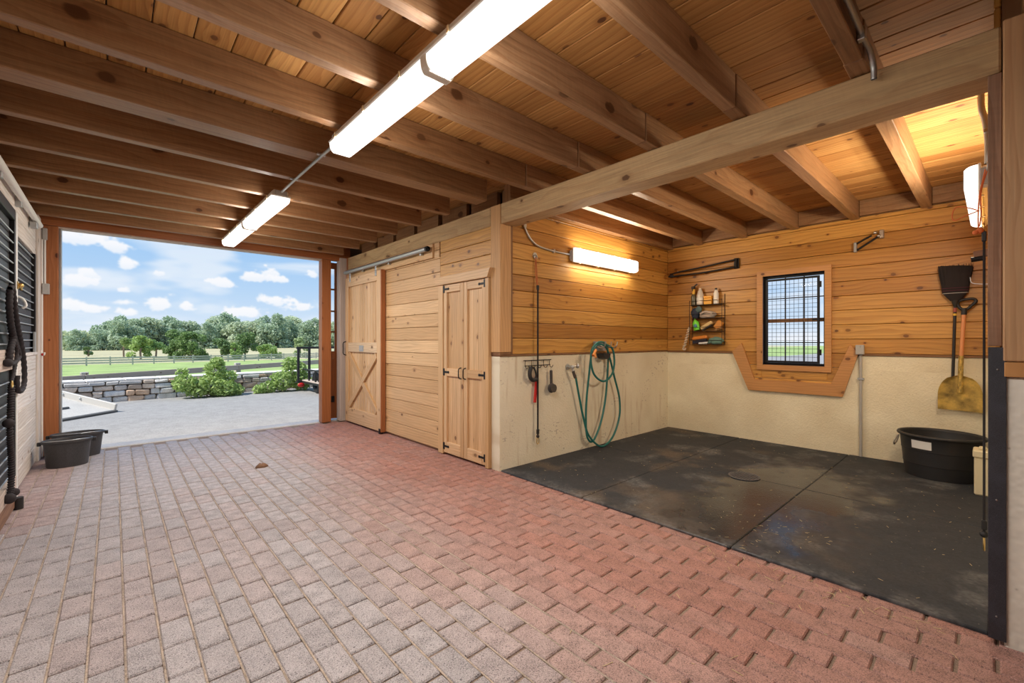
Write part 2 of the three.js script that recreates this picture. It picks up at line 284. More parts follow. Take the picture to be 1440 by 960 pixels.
// ---------------------------------------------------------------- brick floor of the aisle
{
  const floor = struct('floor', [1.1, -0.06, 3.5], 'red concrete pavers laid in running bond along the aisle');
  part(floor, 'sand_bed', box(-0.75, 2.9, -0.06, -0.010, -5.2, 7.3, 0.001, 0), sandMat);
  const base = noiseMat([0.84, 0.84, 0.84], { size: 0.6, scale: 9, amp: 0.34, fine: 0.5, bump: 0.003, rough: 0.6, s: 85, specks: 0.20, speckCol: [0.24, 0.23, 0.24] });
  const pal = [];
  const red = [0.51, 0.26, 0.215], mid = [0.53, 0.37, 0.345], grey = [0.52, 0.485, 0.51];
  for (let i = 0; i < 9; i++) { const t = i / 8, a = t < 0.5 ? red : mid, b = t < 0.5 ? mid : grey, k = t < 0.5 ? t * 2 : t * 2 - 1; pal.push(rgb(...[0, 1, 2].map(q => a[q] + (b[q] - a[q]) * k))); }
  const mats = []; for (const c of pal) for (const k of [0.95, 1.0, 1.05]) { const m = base.clone(); m.color = c.clone().multiplyScalar(k); mats.push(m); }
  const PX = 0.1152, PD = 0.2262, all = [];
  for (let i = -6; i < 25; i++) for (let j = -3; j < 33; j++) {
    const X = 0.035 + PX * (i + 0.5), D = 2.252 + PD * (j - 9.5) + (mod(i, 2) ? PD / 2 : 0);
    if (D > 7.22 || D < -0.7 || X > 2.9) continue;
    const n = fbm(X * 1.6 + 9, D * 0.9 + 7, 999, 999, 4, 3) - 0.5;
    let t = sstep(2.3, 0.9, X + (D - 3) * -0.08) + n * 0.45; if (X < -0.35 && D > 4.5) t -= 0.35;
    const tone = Math.round(clamp(t + rr(-0.06, 0.06)) * 8) * 3 + Math.floor(rnd() * 3);
    const z = X * ST + D * CT, x = X * CT - D * ST, u = 720 + F * x / z, v = 480 + F * EYE / z;
    const seen = z > 0.2 && u > -40 && u < 1480 && v < 1010;
    all.push({ X, D, tone, z, show: seen ? 1 / (z * z * z) : 0 });
  }
  all.sort((a, b) => b.show - a.show);
  const geos = Array.from({ length: 8 }, () => cbox(PX - 0.005, 0.05, PD - 0.011, 0.006, 2)), tight = Array.from({ length: 8 }, () => cbox(PX - 0.0028, 0.05, PD - 0.012, 0.0055, 2));
  const place = (m, b) => { m.position.set(b.X + rr(-0.001, 0.001), -0.025 + rr(-0.0022, 0.0016), -b.D + rr(-0.0015, 0.0015)); m.rotation.set(rr(-0.006, 0.006), rr(-0.008, 0.008), rr(-0.012, 0.012)); };
  const o = floor.position;
  all.slice(0, 300).forEach(b => { const m = new THREE.Mesh(pick(b.X > 1.55 ? tight : geos), mats[b.tone]); m.name = numbered('brick'); place(m, b); m.position.sub(o); floor.add(m); });
  const rest = all.slice(300), im = new THREE.InstancedMesh(geos[0], base, rest.length), dm = new THREE.Object3D();
  rest.forEach((b, i) => { place(dm, b); dm.position.sub(o); dm.rotation.y += i % 2 ? Math.PI : 0; dm.updateMatrix(); im.setMatrixAt(i, dm.matrix); im.setColorAt(i, mats[b.tone].color); });
  const js = []; for (let i = -6; i < 14; i++) { const X = 0.035 + PX * i; js.push(box(X - 0.004, X + 0.004, -0.03, -0.0022, -0.6, 7.28, 0.001, 2)); }
  part(floor, 'joint_sand', js, noiseMat([0.42, 0.345, 0.285], { size: 0.7, scale: 10, amp: 0.4, fine: 0.3, bump: 0.002, s: 27, res: 256 })).userData.kind = 'stuff';
  im.name = 'brick_paving'; im.userData = { kind: 'stuff', label: 'smaller looking pavers further along the aisle' }; floor.add(im);
  const th = struct('trim_1', [1.1, -0.06, 7.4], 'pale concrete sill across the barn doorway');
  part(th, 'concrete_sill', box(-0.75, 2.9, -0.12, 0.004, 7.3, 7.56, 0.008, 0), concrete);
  // aisle floor behind the photographer and the wash stall slab
  const sl = struct('floor_slab', [4.5, -0.12, 1.7]);
  part(sl, 'concrete_slab', box(2.905, 6.4, -0.12, -0.004, -0.05, 3.5, 0.002, 0), concrete);
}

// ---------------------------------------------------------------- ceiling: planks and joists
const JD = k => 0.465 + 0.588 * k;
{
  const c = struct('ceiling', [2.5, 2.67, 3], 'knotty pine ceiling planks on rough sawn joists');
  const P = 0.1655;
  for (let i = -6; i < 38; i++) {
    const x0 = 0.142 + P * (i - 0) - 0.0, x1 = x0 + P - 0.005; if (x1 < -0.7 || x0 > 6.25) continue;
    const cut = JD(2 + Math.floor(rnd() * 7));
    for (const [a, b] of [[-0.7, cut - 0.0015], [cut + 0.0015, 7.3]]) part(c, 'plank', box(x0, x1, 2.868 + rr(0, 0.002), 2.892, a, b, 0.004, 2), pick(ceilPine));
  }
  for (let k = -1; k <= 11; k++) {
    const w = k === 5 ? 0.085 : 0.037, y = rr(-0.004, 0.003);
    part(c, 'joist', box(-0.72, 2.69, 2.67 + y, 2.868, JD(k) - w, JD(k) + w, 0.004, 0), pick(joistWood));
    if (k < 5) part(c, 'joist', box(2.697, 6.24, 2.672 + y, 2.868, JD(k) - 0.042, JD(k) + 0.042, 0.004, 0), pick(joistWood));
  }
  part(c, 'joist', box(2.9, 6.24, 2.67, 2.868, 3.22, 3.31, 0.004, 0), pick(joistWood));
  for (let k = 5; k < 11; k++) part(c, 'blocking', box(2.97, 3.02, 2.672, 2.867, JD(k) + 0.045 + (k === 5 ? 0.05 : 0), JD(k + 1) - 0.045, 0.002, 2), joistWood[0]);
  for (let k = -1; k < 5; k++) part(c, 'blocking', box(6.15, 6.2, 2.70, 2.867, JD(k) + 0.045, (k === 4 ? 3.215 : JD(k + 1) - 0.045), 0.002, 2), joistWood[1]);
  // loft deck above, closes the room
  const r = struct('roof', [1, 3, 1]);
  part(r, 'loft_deck', box(-4.6, 6.75, 2.895, 3.05, -5.5, 7.62, 0.002, 0), greyWood);
  part(r, 'roof_shell', (() => { const s = new THREE.Shape([[-5, 3.06], [7.1, 3.06], [7.1, 3.6], [1.05, 6.4], [-5, 3.6]].map(p => new THREE.Vector2(...p))); const q = new THREE.ExtrudeGeometry(s, { depth: 13.1, bevelEnabled: false }); q.translate(0, 0, -7.6); return q; })(), plain(0.2, 0.2, 0.21, 0.8));
}

// ---------------------------------------------------------------- beams and posts
{
  let b = struct('beam', [2.95, 2.47, 1.6], 'knotty rough sawn beam spanning the wash stall opening');
  part(b, 'timber', box(2.84, 3.045, 2.47, 2.668, -0.022, 3.292, 0.008, 2), beamWood);
  b = struct('beam', [2.95, 2.47, 5.2], 'pale knotty beam above the sliding door and closet');
  part(b, 'timber', box(2.84, 2.99, 2.475, 2.668, 3.452, 7.14, 0.008, 2), beamWood);
  b = struct('pillar', [2.92, 1.18, 3.37], 'pale wooden corner post between closet and wash stall');
  part(b, 'post', box(2.838, 2.99, 1.19, 2.668, 3.298, 3.447, 0.005, 1), postWood);
  part(b, 'base_trim', box(2.843, 2.99, 1.155, 1.188, 3.305, 3.447, 0.002, 0), darkTrim);
  b = struct('pillar', [2.87, 0, -0.12], 'smooth brown wooden post beside the wash stall beam');
  part(b, 'post', box(2.80, 2.96, 1.215, 2.668, -0.26, -0.026, 0.005, 1), wood(W2, [0.56, 0.33, 0.17], 0.5));
  part(b, 'base_trim', box(2.80, 2.96, 1.15, 1.212, -0.26, -0.03, 0.002, 0), trimWood);
  part(b, 'plaster_base', box(2.815, 2.98, -0.05, 1.148, -0.26, -0.03, 0.006, 0), plasterWhite);
  part(b, 'jamb_board', box(2.828, 2.90, 1.28, 2.46, -0.0235, 0.018, 0.002, 1), brownJamb);
  const rs = thing('rubber_strip', 'black scuffed rubber strip fixed up the stall jamb below brown post', 'strip', [2.82, 0, -0.01]);
  part(rs, 'strip', box(2.804, 2.812, 0.02, 1.275, -0.036, 0.017, 0.001, 1), noiseMat([0.03, 0.032, 0.045], { size: 0.3, scale: 6, amp: 0.4, fine: 0.4, rough: 0.45, s: 95, specks: 0.02, speckCol: [0.3, 0.3, 0.3] }));
  for (const y of [0.12, 0.62, 1.18]) part(rs, 'screw', ball(V(2.804, y, -0.008 + (y > 1 ? -0.003 : 0)), 0.004), steel);
  part(rs, 'side_strip', box(2.813, 2.9, 0.02, 1.275, -0.0225, 0.0165, 0.001, 1), black);
}

// ---------------------------------------------------------------- aisle wall with the two doors
const wallBoards = (parent, mats, y0, y1, pitch, mk, first = y0) => { for (let y = first; y < y1 - 0.012; y += pitch) part(parent, 'board', mk(Math.max(y, y0), Math.min(y + pitch - 0.0045, y1)), pick(mats)); };
{
  const w = struct('wall_right', [2.9, 0, 5.2], 'pale pine board wall between sliding door and closet');
  wallBoards(w, paleWall, 0.03, 2.3, 0.161, (a, b) => box(2.845, 2.87, a, b, 4.385, 5.95, 0.004, 2));
  wallBoards(w, paleWall, 2.3, 2.474, 0.09, (a, b) => box(2.845, 2.87, a, b, 4.41, 4.52, 0.004, 2));
  wallBoards(w, [amber[4], amber[3]], 2.05, 2.474, 0.145, (a, b) => box(2.845, 2.87, a, b, 3.45, 4.382, 0.004, 2));
  part(w, 'track_board', box(2.826, 2.868, 2.305, 2.472, 4.525, 7.14, 0.003, 2), paleWall[1]);
  part(w, 'backing', box(2.872, 3.0, -0.05, 2.47, 3.47, 7.3, 0.001, 2), joistWood[0]);
  part(w, 'corner_board', box(2.72, 2.86, 0.005, 2.66, 7.145, 7.29, 0.004, 1), greyWood);
  part(w, 'corner_edge', box(2.825, 2.862, 0.005, 2.66, 7.118, 7.143, 0.002, 1), redWood[1]);

  // sliding door: D 5.74 .. 7.06, hung in front of the wall
  const d = struct('door_1', [2.80, 0.03, 6.4], 'pale pine sliding barn door with a crossed brace');
  const x0 = 2.772, x1 = 2.822, L = 7.06, R = 5.80, yb = 0.03, yt = 2.31;
  const nB = 11, a0 = R + 0.11, a1 = L - 0.11, bw = (a1 - a0) / nB;
  for (let i = 0; i < nB; i++) part(d, 'panel_board', box(x0 + 0.028, x1 - 0.004, yb + 0.12, yt - 0.1, a0 + bw * i + 0.0045, a0 + bw * (i + 1) - 0.0045, 0.006, 1), pick(paleDoor));
  part(d, 'stile', box(x0, x1, yb, yt, R, a0 + 0.005, 0.004, 1), paleDoor[2]); part(d, 'stile', box(x0, x1, yb, yt, a1 - 0.005, L, 0.004, 1), paleDoor[1]);
  part(d, 'edge_board', box(x0 - 0.002, 2.838, yb - 0.005, yt + 0.005, R - 0.028, R - 0.002, 0.003, 1), redWood[2]);
  part(d, 'rail', box(x0, x1, yt - 0.14, yt, a0 + 0.006, a1 - 0.006, 0.004, 2), paleDoor[3]);
  part(d, 'rail', box(x0, x1, yb, yb + 0.22, a0 + 0.006, a1 - 0.006, 0.004, 2), paleDoor[2]);
  part(d, 'rail', box(x0, x1, 1.135, 1.285, a0 + 0.006, a1 - 0.006, 0.004, 2), wood(W2, [0.78, 0.57, 0.36], 0.45));
  const bx = x0 + 0.015;
  part(d, 'brace', stick(V(bx, 1.10, a1 - 0.03), V(bx, 0.28, a0 + 0.03), 0.085, 0.030), paleDoor[0]);
  part(d, 'brace', stick(V(bx - 0.004, 1.10, a0 + 0.03), V(bx - 0.004, 0.28, a1 - 0.03), 0.085, 0.030), paleDoor[1]);
  const lp = part(d, 'latch_plate', box(x0 - 0.006, x0, 1.15, 1.24, 6.36, 6.51, 0.002, 0), galv, 'small grey metal latch plate');
  part(lp, 'finger_recess', box(x0 - 0.008, x0 - 0.004, 1.165, 1.225, 6.385, 6.485, 0.002, 0), greyPlastic);
  const hd = part(d, 'pull_handle', tube([V(x0, 1.30, L - 0.03), V(x0 - 0.04, 1.28, L - 0.03), V(x0 - 0.045, 1.19, L - 0.03), V(x0 - 0.04, 1.10, L - 0.03), V(x0, 1.08, L - 0.03)], 0.008), blackIron);
  part(d, 'floor_guide', [box(2.755, 2.80, 0.004, 0.02, 5.78, 5.83, 0.002, 0), box(2.755, 2.765, 0.02, 0.075, 5.785, 5.825, 0.002, 0)], blackIron);
  const t = thing('door_track', 'grey steel pipe track with hangers above the sliding pine door', 'door track', [2.76, 2.4, 5.8]);
  part(t, 'rail_pipe', bar(V(2.765, 2.405, 4.56), V(2.765, 2.405, 7.05), 0.028, 14), galv);
  part(t, 'end_cap', bar(V(2.765, 2.405, 4.53), V(2.765, 2.405, 4.565), 0.032, 14), black);
  part(t, 'top_flange', box(2.766, 2.825, 2.432, 2.44, 4.58, 7.04, 0.001, 2), blackIron);
  for (const D of [4.75, 5.6, 6.45]) part(t, 'bracket', box(2.79, 2.826, 2.36, 2.45, D - 0.02, D + 0.02, 0.002, 0), galv);
  for (const D of [6.86, 5.94]) { const h = part(t, 'hanger', box(2.764, 2.771, 2.24, 2.385, D - 0.022, D + 0.022, 0.002, 0), galv); part(h, 'bolt', ball(V(2.762, 2.27, D), 0.009), steel); part(h, 'bolt', ball(V(2.762, 2.31, D), 0.009), steel); }

  // closet with two panelled doors
  const k = struct('door_2', [2.83, 0.02, 3.93], 'pine closet with paired panelled doors and black hinges');
  const cx = 2.812;
  part(k, 'casing', box(cx, 2.87, 0.005, 1.95, 4.285, 4.382, 0.004, 1), paleWall[2]);
  part(k, 'casing', box(cx, 2.87, 0.005, 1.95, 3.452, 3.505, 0.004, 1), paleWall[0]);
  part(k, 'head_casing', plateX(cx + 0.056, [[4.40, 1.955], [4.445, 2.045], [3.41, 2.045], [3.455, 1.955]], 0.07), paleWall[1]);
  const leaf = (D0, D1, hingeAt, handleAt) => {
    const lf = part(k, 'door', box(cx + 0.034, cx + 0.044, 0.03, 1.945, D0, D1, 0.002, 1), paleDoor[0]);
    const px = cx + 0.010, st = 0.062, p0 = D0 + st, p1 = D1 - st, n = 3, q = (p1 - p0) / n;
    for (const [a, b] of [[0.15, 0.905], [0.995, 1.86]]) for (let i = 0; i < n; i++) part(lf, 'panel_board', box(px + 0.0235, px + 0.033, a - 0.01, b + 0.01, p0 + q * i + 0.0035, p0 + q * (i + 1) - 0.0035, 0.003, 1), pick(paleDoor));
    part(lf, 'stile', box(px, px + 0.034, 0.025, 1.948, D0 + 0.002, p0, 0.004, 1), pick(paleDoor)); part(lf, 'stile', box(px, px + 0.034, 0.025, 1.948, p1, D1 - 0.002, 0.004, 1), pick(paleDoor));
    for (const [a, b] of [[0.025, 0.15], [0.905, 0.995], [1.86, 1.948]]) part(lf, 'rail', box(px, px + 0.034, a, b, p0 + 0.001, p1 - 0.001, 0.004, 2), pick(paleDoor));
    for (const y of [0.10, 0.95, 1.90]) { const s = hingeAt > D0 + 0.1 ? -1 : 1, D = hingeAt;
      part(lf, 'hinge', [box(px - 0.006, px, y - 0.04, y + 0.04, D - 0.014, D + 0.014, 0.002, 0), stick(V(px - 0.003, y, D), V(px - 0.003, y, D + s * 0.085), 0.022, 0.005), ball(V(px - 0.004, y, D + s * 0.09), 0.015, 0.4, 1, 1, 10)], blackIron); }
    part(lf, 'pull_handle', tube([V(px, 1.01, handleAt), V(px - 0.03, 1.0, handleAt), V(px - 0.036, 0.95, handleAt), V(px - 0.03, 0.90, handleAt), V(px, 0.89, handleAt)], 0.006, 24), blackIron);
  };
  leaf(3.893, 4.28, 4.27, 3.935); leaf(3.51, 3.889, 3.52, 3.85);
  part(k, 'closet_back', box(2.858, 2.87, 0.01, 2.05, 3.452, 4.382, 0.001, 1), joistWood[1]);
}

// ---------------------------------------------------------------- wash stall walls
{
  // partition with the hose
  const a = struct('wall_partition', [4.6, 0, 3.4], 'stall partition, amber pine boards above cream plaster');
  part(a, 'plaster', box(2.85, 6.22, -0.05, 1.148, 3.318, 3.447, 0.004, 0), plasterStained);
  part(a, 'cap_trim', box(2.852, 6.215, 1.149, 1.168, 3.305, 3.445, 0.002, 0), darkTrim);
  wallBoards(a, amber, 1.17, 2.862, 0.165, (y0, y1) => box(2.995, 6.215, y0, y1, 3.318, 3.34, 0.004, 0));
  part(a, 'backing', box(2.995, 6.4, 1.17, 2.866, 3.343, 3.446, 0.001, 0), joistWood[0]);
  part(a, 'edge_trim', box(2.992, 3.012, 1.17, 2.66, 3.300, 3.3165, 0.002, 1), darkTrim);
  // wall with the window: opening D 1.33..2.01, Y 0.99..2.13
  const b = struct('wall_back', [6.25, 0, 1.7], 'window wall, amber pine boards stepping down under the window');
  const x0 = 6.2, wd0 = 1.315, wd1 = 2.02, wy0 = 0.985, wy1 = 2.14;
  part(b, 'plaster', [box(x0, 6.36, -0.05, 0.9805, -0.02, 3.447, 0.0003, 2), box(x0, 6.36, 0.9805, 1.139, -0.02, wd0, 0.0003, 2), box(x0, 6.36, 0.9805, 1.139, wd1, 3.447, 0.0003, 2)], plaster);
  part(b, 'backing', [box(x0 + 0.03, 6.36, 1.14, 2.866, -0.02, wd0, 0.001, 2), box(x0 + 0.03, 6.36, 1.14, 2.866, wd1, 3.447, 0.001, 2), box(x0 + 0.03, 6.36, wy1, 2.866, wd0, wd1, 0.001, 2)], joistWood[0]);
  // boards: clipped to the trapezoid under the sill
  for (let i = -3; i < 10; i++) {
    const y0 = 1.165 + 0.165 * i, y1 = y0 + 0.1605; if (y1 < 0.80) continue;
    const spans = [];
    const lo = i >= 0 ? [-0.015, 3.314] : (() => { const m = (y0 + y1) / 2; const f = clamp((1.28 - m) / (1.28 - 0.80)); return [1.06 + 0.17 * f, 2.30 - 0.165 * f]; })();
    if (y1 > wy0 && y0 < wy1 - 0.02) { spans.push([lo[0], wd0], [wd1, lo[1]]); if (y1 > wy1 + 0.02) spans.push([wd0, wd1, wy1]); if (y0 < wy0 - 0.02) spans.push([wd0, wd1, y0, wy0]); } else spans.push(lo);
    for (const [p, q, ya, yb] of spans) if (q - p > 0.02) part(b, 'board', box(x0 - 0.012, x0 + 0.028, ya ?? y0, Math.min(yb ?? y1, 2.69), p, q, 0.004, 2), pick(amber));
  }
  // trapezoid trim, mitred boards
  const T = (pts, m) => part(b, 'trim_board', plateX(x0 - 0.0125, pts, 0.022), m);
  T([[2.372, 1.165], [2.255, 1.275], [2.098, 0.806], [2.17, 0.668]], trimWood);
  T([[2.168, 0.668], [2.096, 0.806], [1.274, 0.806], [1.166, 0.668]], trimWood);
  T([[1.164, 0.668], [1.272, 0.806], [1.095, 1.265], [1.02, 1.165]], trimWood);
  part(b, 'ledge_trim', box(x0 - 0.014, x0 + 0.02, 1.140, 1.163, 2.375, 3.31, 0.002, 2), darkTrim); part(b, 'ledge_trim', box(x0 - 0.014, x0 + 0.02, 1.140, 1.163, -0.015, 1.015, 0.002, 2), darkTrim);
  // partition beyond the brown post
  const c = struct('wall_front', [4.6, 0, -0.1], 'stall wall carrying the lamp and cross tie beside the brown post');
  part(c, 'plaster', box(2.985, 6.36, -0.05, 1.139, -0.15, -0.001, 0.004, 0), plaster);
  wallBoards(c, amber, 1.165, 2.862, 0.165, (y0, y1) => box(2.965, 6.185, y0, y1, -0.022, 0.0, 0.004, 0));
  part(c, 'ledge_trim', box(2.985, 6.18, 1.140, 1.163, -0.15, 0.012, 0.002, 0), darkTrim);
  part(c, 'backing', box(2.965, 6.36, 1.165, 2.866, -0.15, -0.024, 0.001, 0), joistWood[0]);
}

// ---------------------------------------------------------------- stall window
{
  const w = struct('window_1', [6.2, 0.98, 1.67], 'barred stall window in a pine frame');
  const X = 6.186, d0 = 1.27, d1 = 2.065, y0 = 0.94, y1 = 2.195, k = 0.062;
  const C = (pts) => part(w, 'casing', plateX(X, pts, 0.022), trimWood);
  C([[d1, y1], [d0, y1], [d0 + k, y1 - k], [d1 - k, y1 - k]]); C([[d1, y0], [d1 - k, y0 + k], [d0 + k, y0 + k], [d0, y0]]);
  C([[d1, y1 - 0.001], [d1 - k - 0.001, y1 - k], [d1 - k - 0.001, y0 + k], [d1, y0 + 0.001]]); C([[d0, y1 - 0.001], [d0, y0 + 0.001], [d0 + k + 0.001, y0 + k], [d0 + k + 0.001, y1 - k]]);
  const e0 = d0 + k, e1 = d1 - k, f0 = y0 + k, f1 = y1 - k;
  part(w, 'reveal', [box(6.2, 6.36, f0 - 0.02, f0, e0, e1, 0.001, 2), box(6.2, 6.36, f1, f1 + 0.02, e0, e1, 0.001, 2), box(6.2, 6.36, f0, f1, e0 - 0.02, e0, 0.001, 1), box(6.2, 6.36, f0, f1, e1, e1 + 0.02, 0.001, 1)], black);
  const fr = (nm, xa, xb, a0, a1, b0, b1, t, m) => { for (const g of [box(xa, xb, b0, b0 + t, a0, a1, 0.002, 2), box(xa, xb, b1 - t, b1, a0, a1, 0.002, 2), box(xa, xb, b0 + t, b1 - t, a0, a0 + t, 0.002, 1), box(xa, xb, b0 + t, b1 - t, a1 - t, a1, 0.002, 1)]) part(w, nm, g, m); };
  fr('sash_frame', 6.25, 6.29, e0, e1, f0, f1, 0.03, blackIron);
  const my = (f0 + f1) / 2 - 0.005;
  part(w, 'meeting_rail', box(6.245, 6.295, my - 0.022, my + 0.022, e0 + 0.03, e1 - 0.03, 0.002, 2), darkTrim);
  const gl = new THREE.MeshPhysicalMaterial({ color: rgb(0.97, 0.98, 1.0), transmission: 1, roughness: 0.0, thickness: 0, ior: 1.45, specularIntensity: 0.12 });
  for (let i = 0; i < 3; i++) for (let j = 0; j < 4; j++) { const da = e0 + 0.03 + (e1 - e0 - 0.06) / 3 * i, db = da + (e1 - e0 - 0.06) / 3, lo = j < 2 ? f0 + 0.03 : my + 0.022, hh = (j < 2 ? my - 0.022 - lo : f1 - 0.03 - lo) / 2, ya = lo + hh * (j % 2); const q = new THREE.PlaneGeometry(db - da - 0.008, hh - 0.008); q.rotateY(-Math.PI / 2); q.translate(6.27, ya + hh / 2, -(da + db) / 2); part(w, 'pane', q, gl); }
  for (let i = 1; i < 3; i++) { const D = e0 + 0.03 + (e1 - e0 - 0.06) / 3 * i; part(w, 'muntin', box(6.262, 6.28, f0 + 0.03, my - 0.022, D - 0.006, D + 0.006, 0.001, 1), black); part(w, 'muntin', box(6.262, 6.28, my + 0.022, f1 - 0.03, D - 0.006, D + 0.006, 0.001, 1), black); }
  for (const y of [(f0 + 0.03 + my - 0.022) / 2, (f1 - 0.03 + my + 0.022) / 2]) part(w, 'muntin', box(6.261, 6.281, y - 0.006, y + 0.006, e0 + 0.03, e1 - 0.03, 0.001, 2), black);
  // hinged wire guard in front
  const g0 = e0 + 0.052, g1 = e1 - 0.042, h0 = f0 + 0.035, h1 = f1 - 0.05, gx = 6.172;
  fr('guard_frame', gx - 0.012, gx + 0.012, g0, g1, h0, h1, 0.024, blackIron);
  const n = 11, m = 20;
  for (let i = 1; i < n; i++) { const D = g0 + 0.024 + (g1 - g0 - 0.048) / n * i; part(w, 'guard_wire', bar(V(gx, h0 + 0.02, D), V(gx, h1 - 0.02, D), 0.0023, 5), blackIron); }
  for (let i = 1; i < m; i++) { const y = h0 + 0.024 + (h1 - h0 - 0.048) / m * i; part(w, 'guard_wire', bar(V(gx - 0.003, y, g0 + 0.02), V(gx - 0.003, y, g1 - 0.02), 0.0023, 5), blackIron); }
  part(w, 'hinge', [cyl(V(gx - 0.005, h1 - 0.14, g0 - 0.01), 0.01, 0.01, 0.07)], blackIron); part(w, 'hinge', [cyl(V(gx - 0.005, h0 + 0.1, g0 - 0.01), 0.01, 0.01, 0.07)], blackIron);
  part(w, 'top_latch', bar(V(gx - 0.016, h1 + 0.012, g0 + 0.16), V(gx - 0.016, h1 + 0.014, g0 + 0.02), 0.006), blackIron);
  part(w, 'guard_latch', [stick(V(gx - 0.016, my, g0 + 0.07), V(gx - 0.016, my, g0 - 0.03), 0.02, 0.008)], blackIron);
}

// ---------------------------------------------------------------- horse stall front (other side of the aisle)
{
  const w = struct('wall_left', [-0.66, 0, 6], 'whitewashed stall front with a barred grille');
  wallBoards(w, whiteBoard, 0.02, 1.16, 0.165, (a, b) => box(-0.65, -0.62, a, b, 5.24, 6.92, 0.004, 2));
  wallBoards(w, whiteBoard, 2.225, 2.665, 0.15, (a, b) => box(-0.65, -0.62, a, b, 4.0, 6.92, 0.004, 2));
  part(w, 'sill_board', box(-0.66, -0.605, 1.162, 1.19, 5.27, 6.92, 0.003, 2), whiteBoard[2]);
  part(w, 'grille_frame', [box(-0.66, -0.612, 1.19, 2.222, 6.80, 6.86, 0.002, 1), box(-0.66, -0.612, 1.19, 2.222, 5.27, 5.31, 0.002, 1)], blackIron);
  for (let i = 0; i < 13; i++) part(w, 'grille_bar', bar(V(-0.628, 1.235 + 0.0785 * i, 5.30), V(-0.628, 1.235 + 0.0785 * i, 6.81), 0.006, 8), galv);
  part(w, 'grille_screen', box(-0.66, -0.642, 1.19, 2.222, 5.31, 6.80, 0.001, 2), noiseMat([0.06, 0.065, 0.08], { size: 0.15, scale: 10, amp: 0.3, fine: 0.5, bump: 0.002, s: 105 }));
  part(w, 'end_board', box(-0.66, -0.60, 0.005, 2.665, 6.925, 7.14, 0.003, 1), whiteBoard[0]);
  part(w, 'latch_box', box(-0.62, -0.605, 1.19, 1.40, 6.70, 6.79, 0.002, 1), galv);
  part(w, 'backing', box(-0.78, -0.665, -0.05, 2.665, 5.2, 7.3, 0.001, 1), joistWood[0]);
  const tr = thing('stall_door_track', 'white painted round door track above the barred stall grille', 'door track', [-0.57, 2.5, 5.3]);
  part(tr, 'rail_pipe', bar(V(-0.575, 2.515, 3.9), V(-0.575, 2.515, 6.74), 0.026, 14), whitePaint);
  for (const D of [4.7, 5.6, 6.45]) part(tr, 'bracket', box(-0.62, -0.58, 2.45, 2.54, D - 0.03, D + 0.03, 0.002, 0), galv);
  part(tr, 'drop_bracket', box(-0.61, -0.56, 2.42, 2.48, 6.35, 6.43, 0.003, 0), galv);
  // sliding stall door, its near part out of view
  const d = struct('door_3', [-0.6, 0.05, 4.6], 'stall door with black bars in a grey frame');
  const x0 = -0.605, x1 = -0.565;
  part(d, 'stile', box(x0, x1, 0.06, 2.32, 5.165, 5.225, 0.003, 1), whitePaint); part(d, 'stile', box(x0, x1, 0.06, 2.32, 3.95, 4.02, 0.003, 1), blackIron);
  part(d, 'inner_stile', box(x0 + 0.002, x1 - 0.004, 0.22, 2.31, 5.12, 5.163, 0.003, 1), blackIron);
  part(d, 'rail', box(x0, x1, 1.09, 1.24, 4.02, 5.164, 0.003, 2), greyWood); part(d, 'rail', box(x0, x1, 0.14, 0.25, 4.02, 5.164, 0.003, 2), greyWood); part(d, 'rail', box(x0, x1, 2.24, 2.32, 4.02, 5.118, 0.003, 2), blackIron); part(d, 'kick_rail', box(x0, x1, 0.02, 0.138, 4.02, 5.164, 0.003, 2), brownJamb);
  for (let i = 0; i < 12; i++) part(d, 'bar', bar(V(-0.58, 1.28 + 0.0785 * i, 4.02), V(-0.58, 1.28 + 0.0785 * i, 5.13), 0.006, 8), galv);
  for (let i = 0; i < 10; i++) part(d, 'bar', bar(V(-0.58, 0.29 + 0.0785 * i, 4.02), V(-0.58, 0.29 + 0.0785 * i, 5.13), 0.006, 8), galv);
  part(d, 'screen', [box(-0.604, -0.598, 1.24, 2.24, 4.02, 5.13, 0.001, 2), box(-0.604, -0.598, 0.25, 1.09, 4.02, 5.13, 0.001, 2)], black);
  part(d, 'guide_roller', [cyl(V(-0.55, 0.0, 5.10), 0.03, 0.03, 0.09)], black);
}

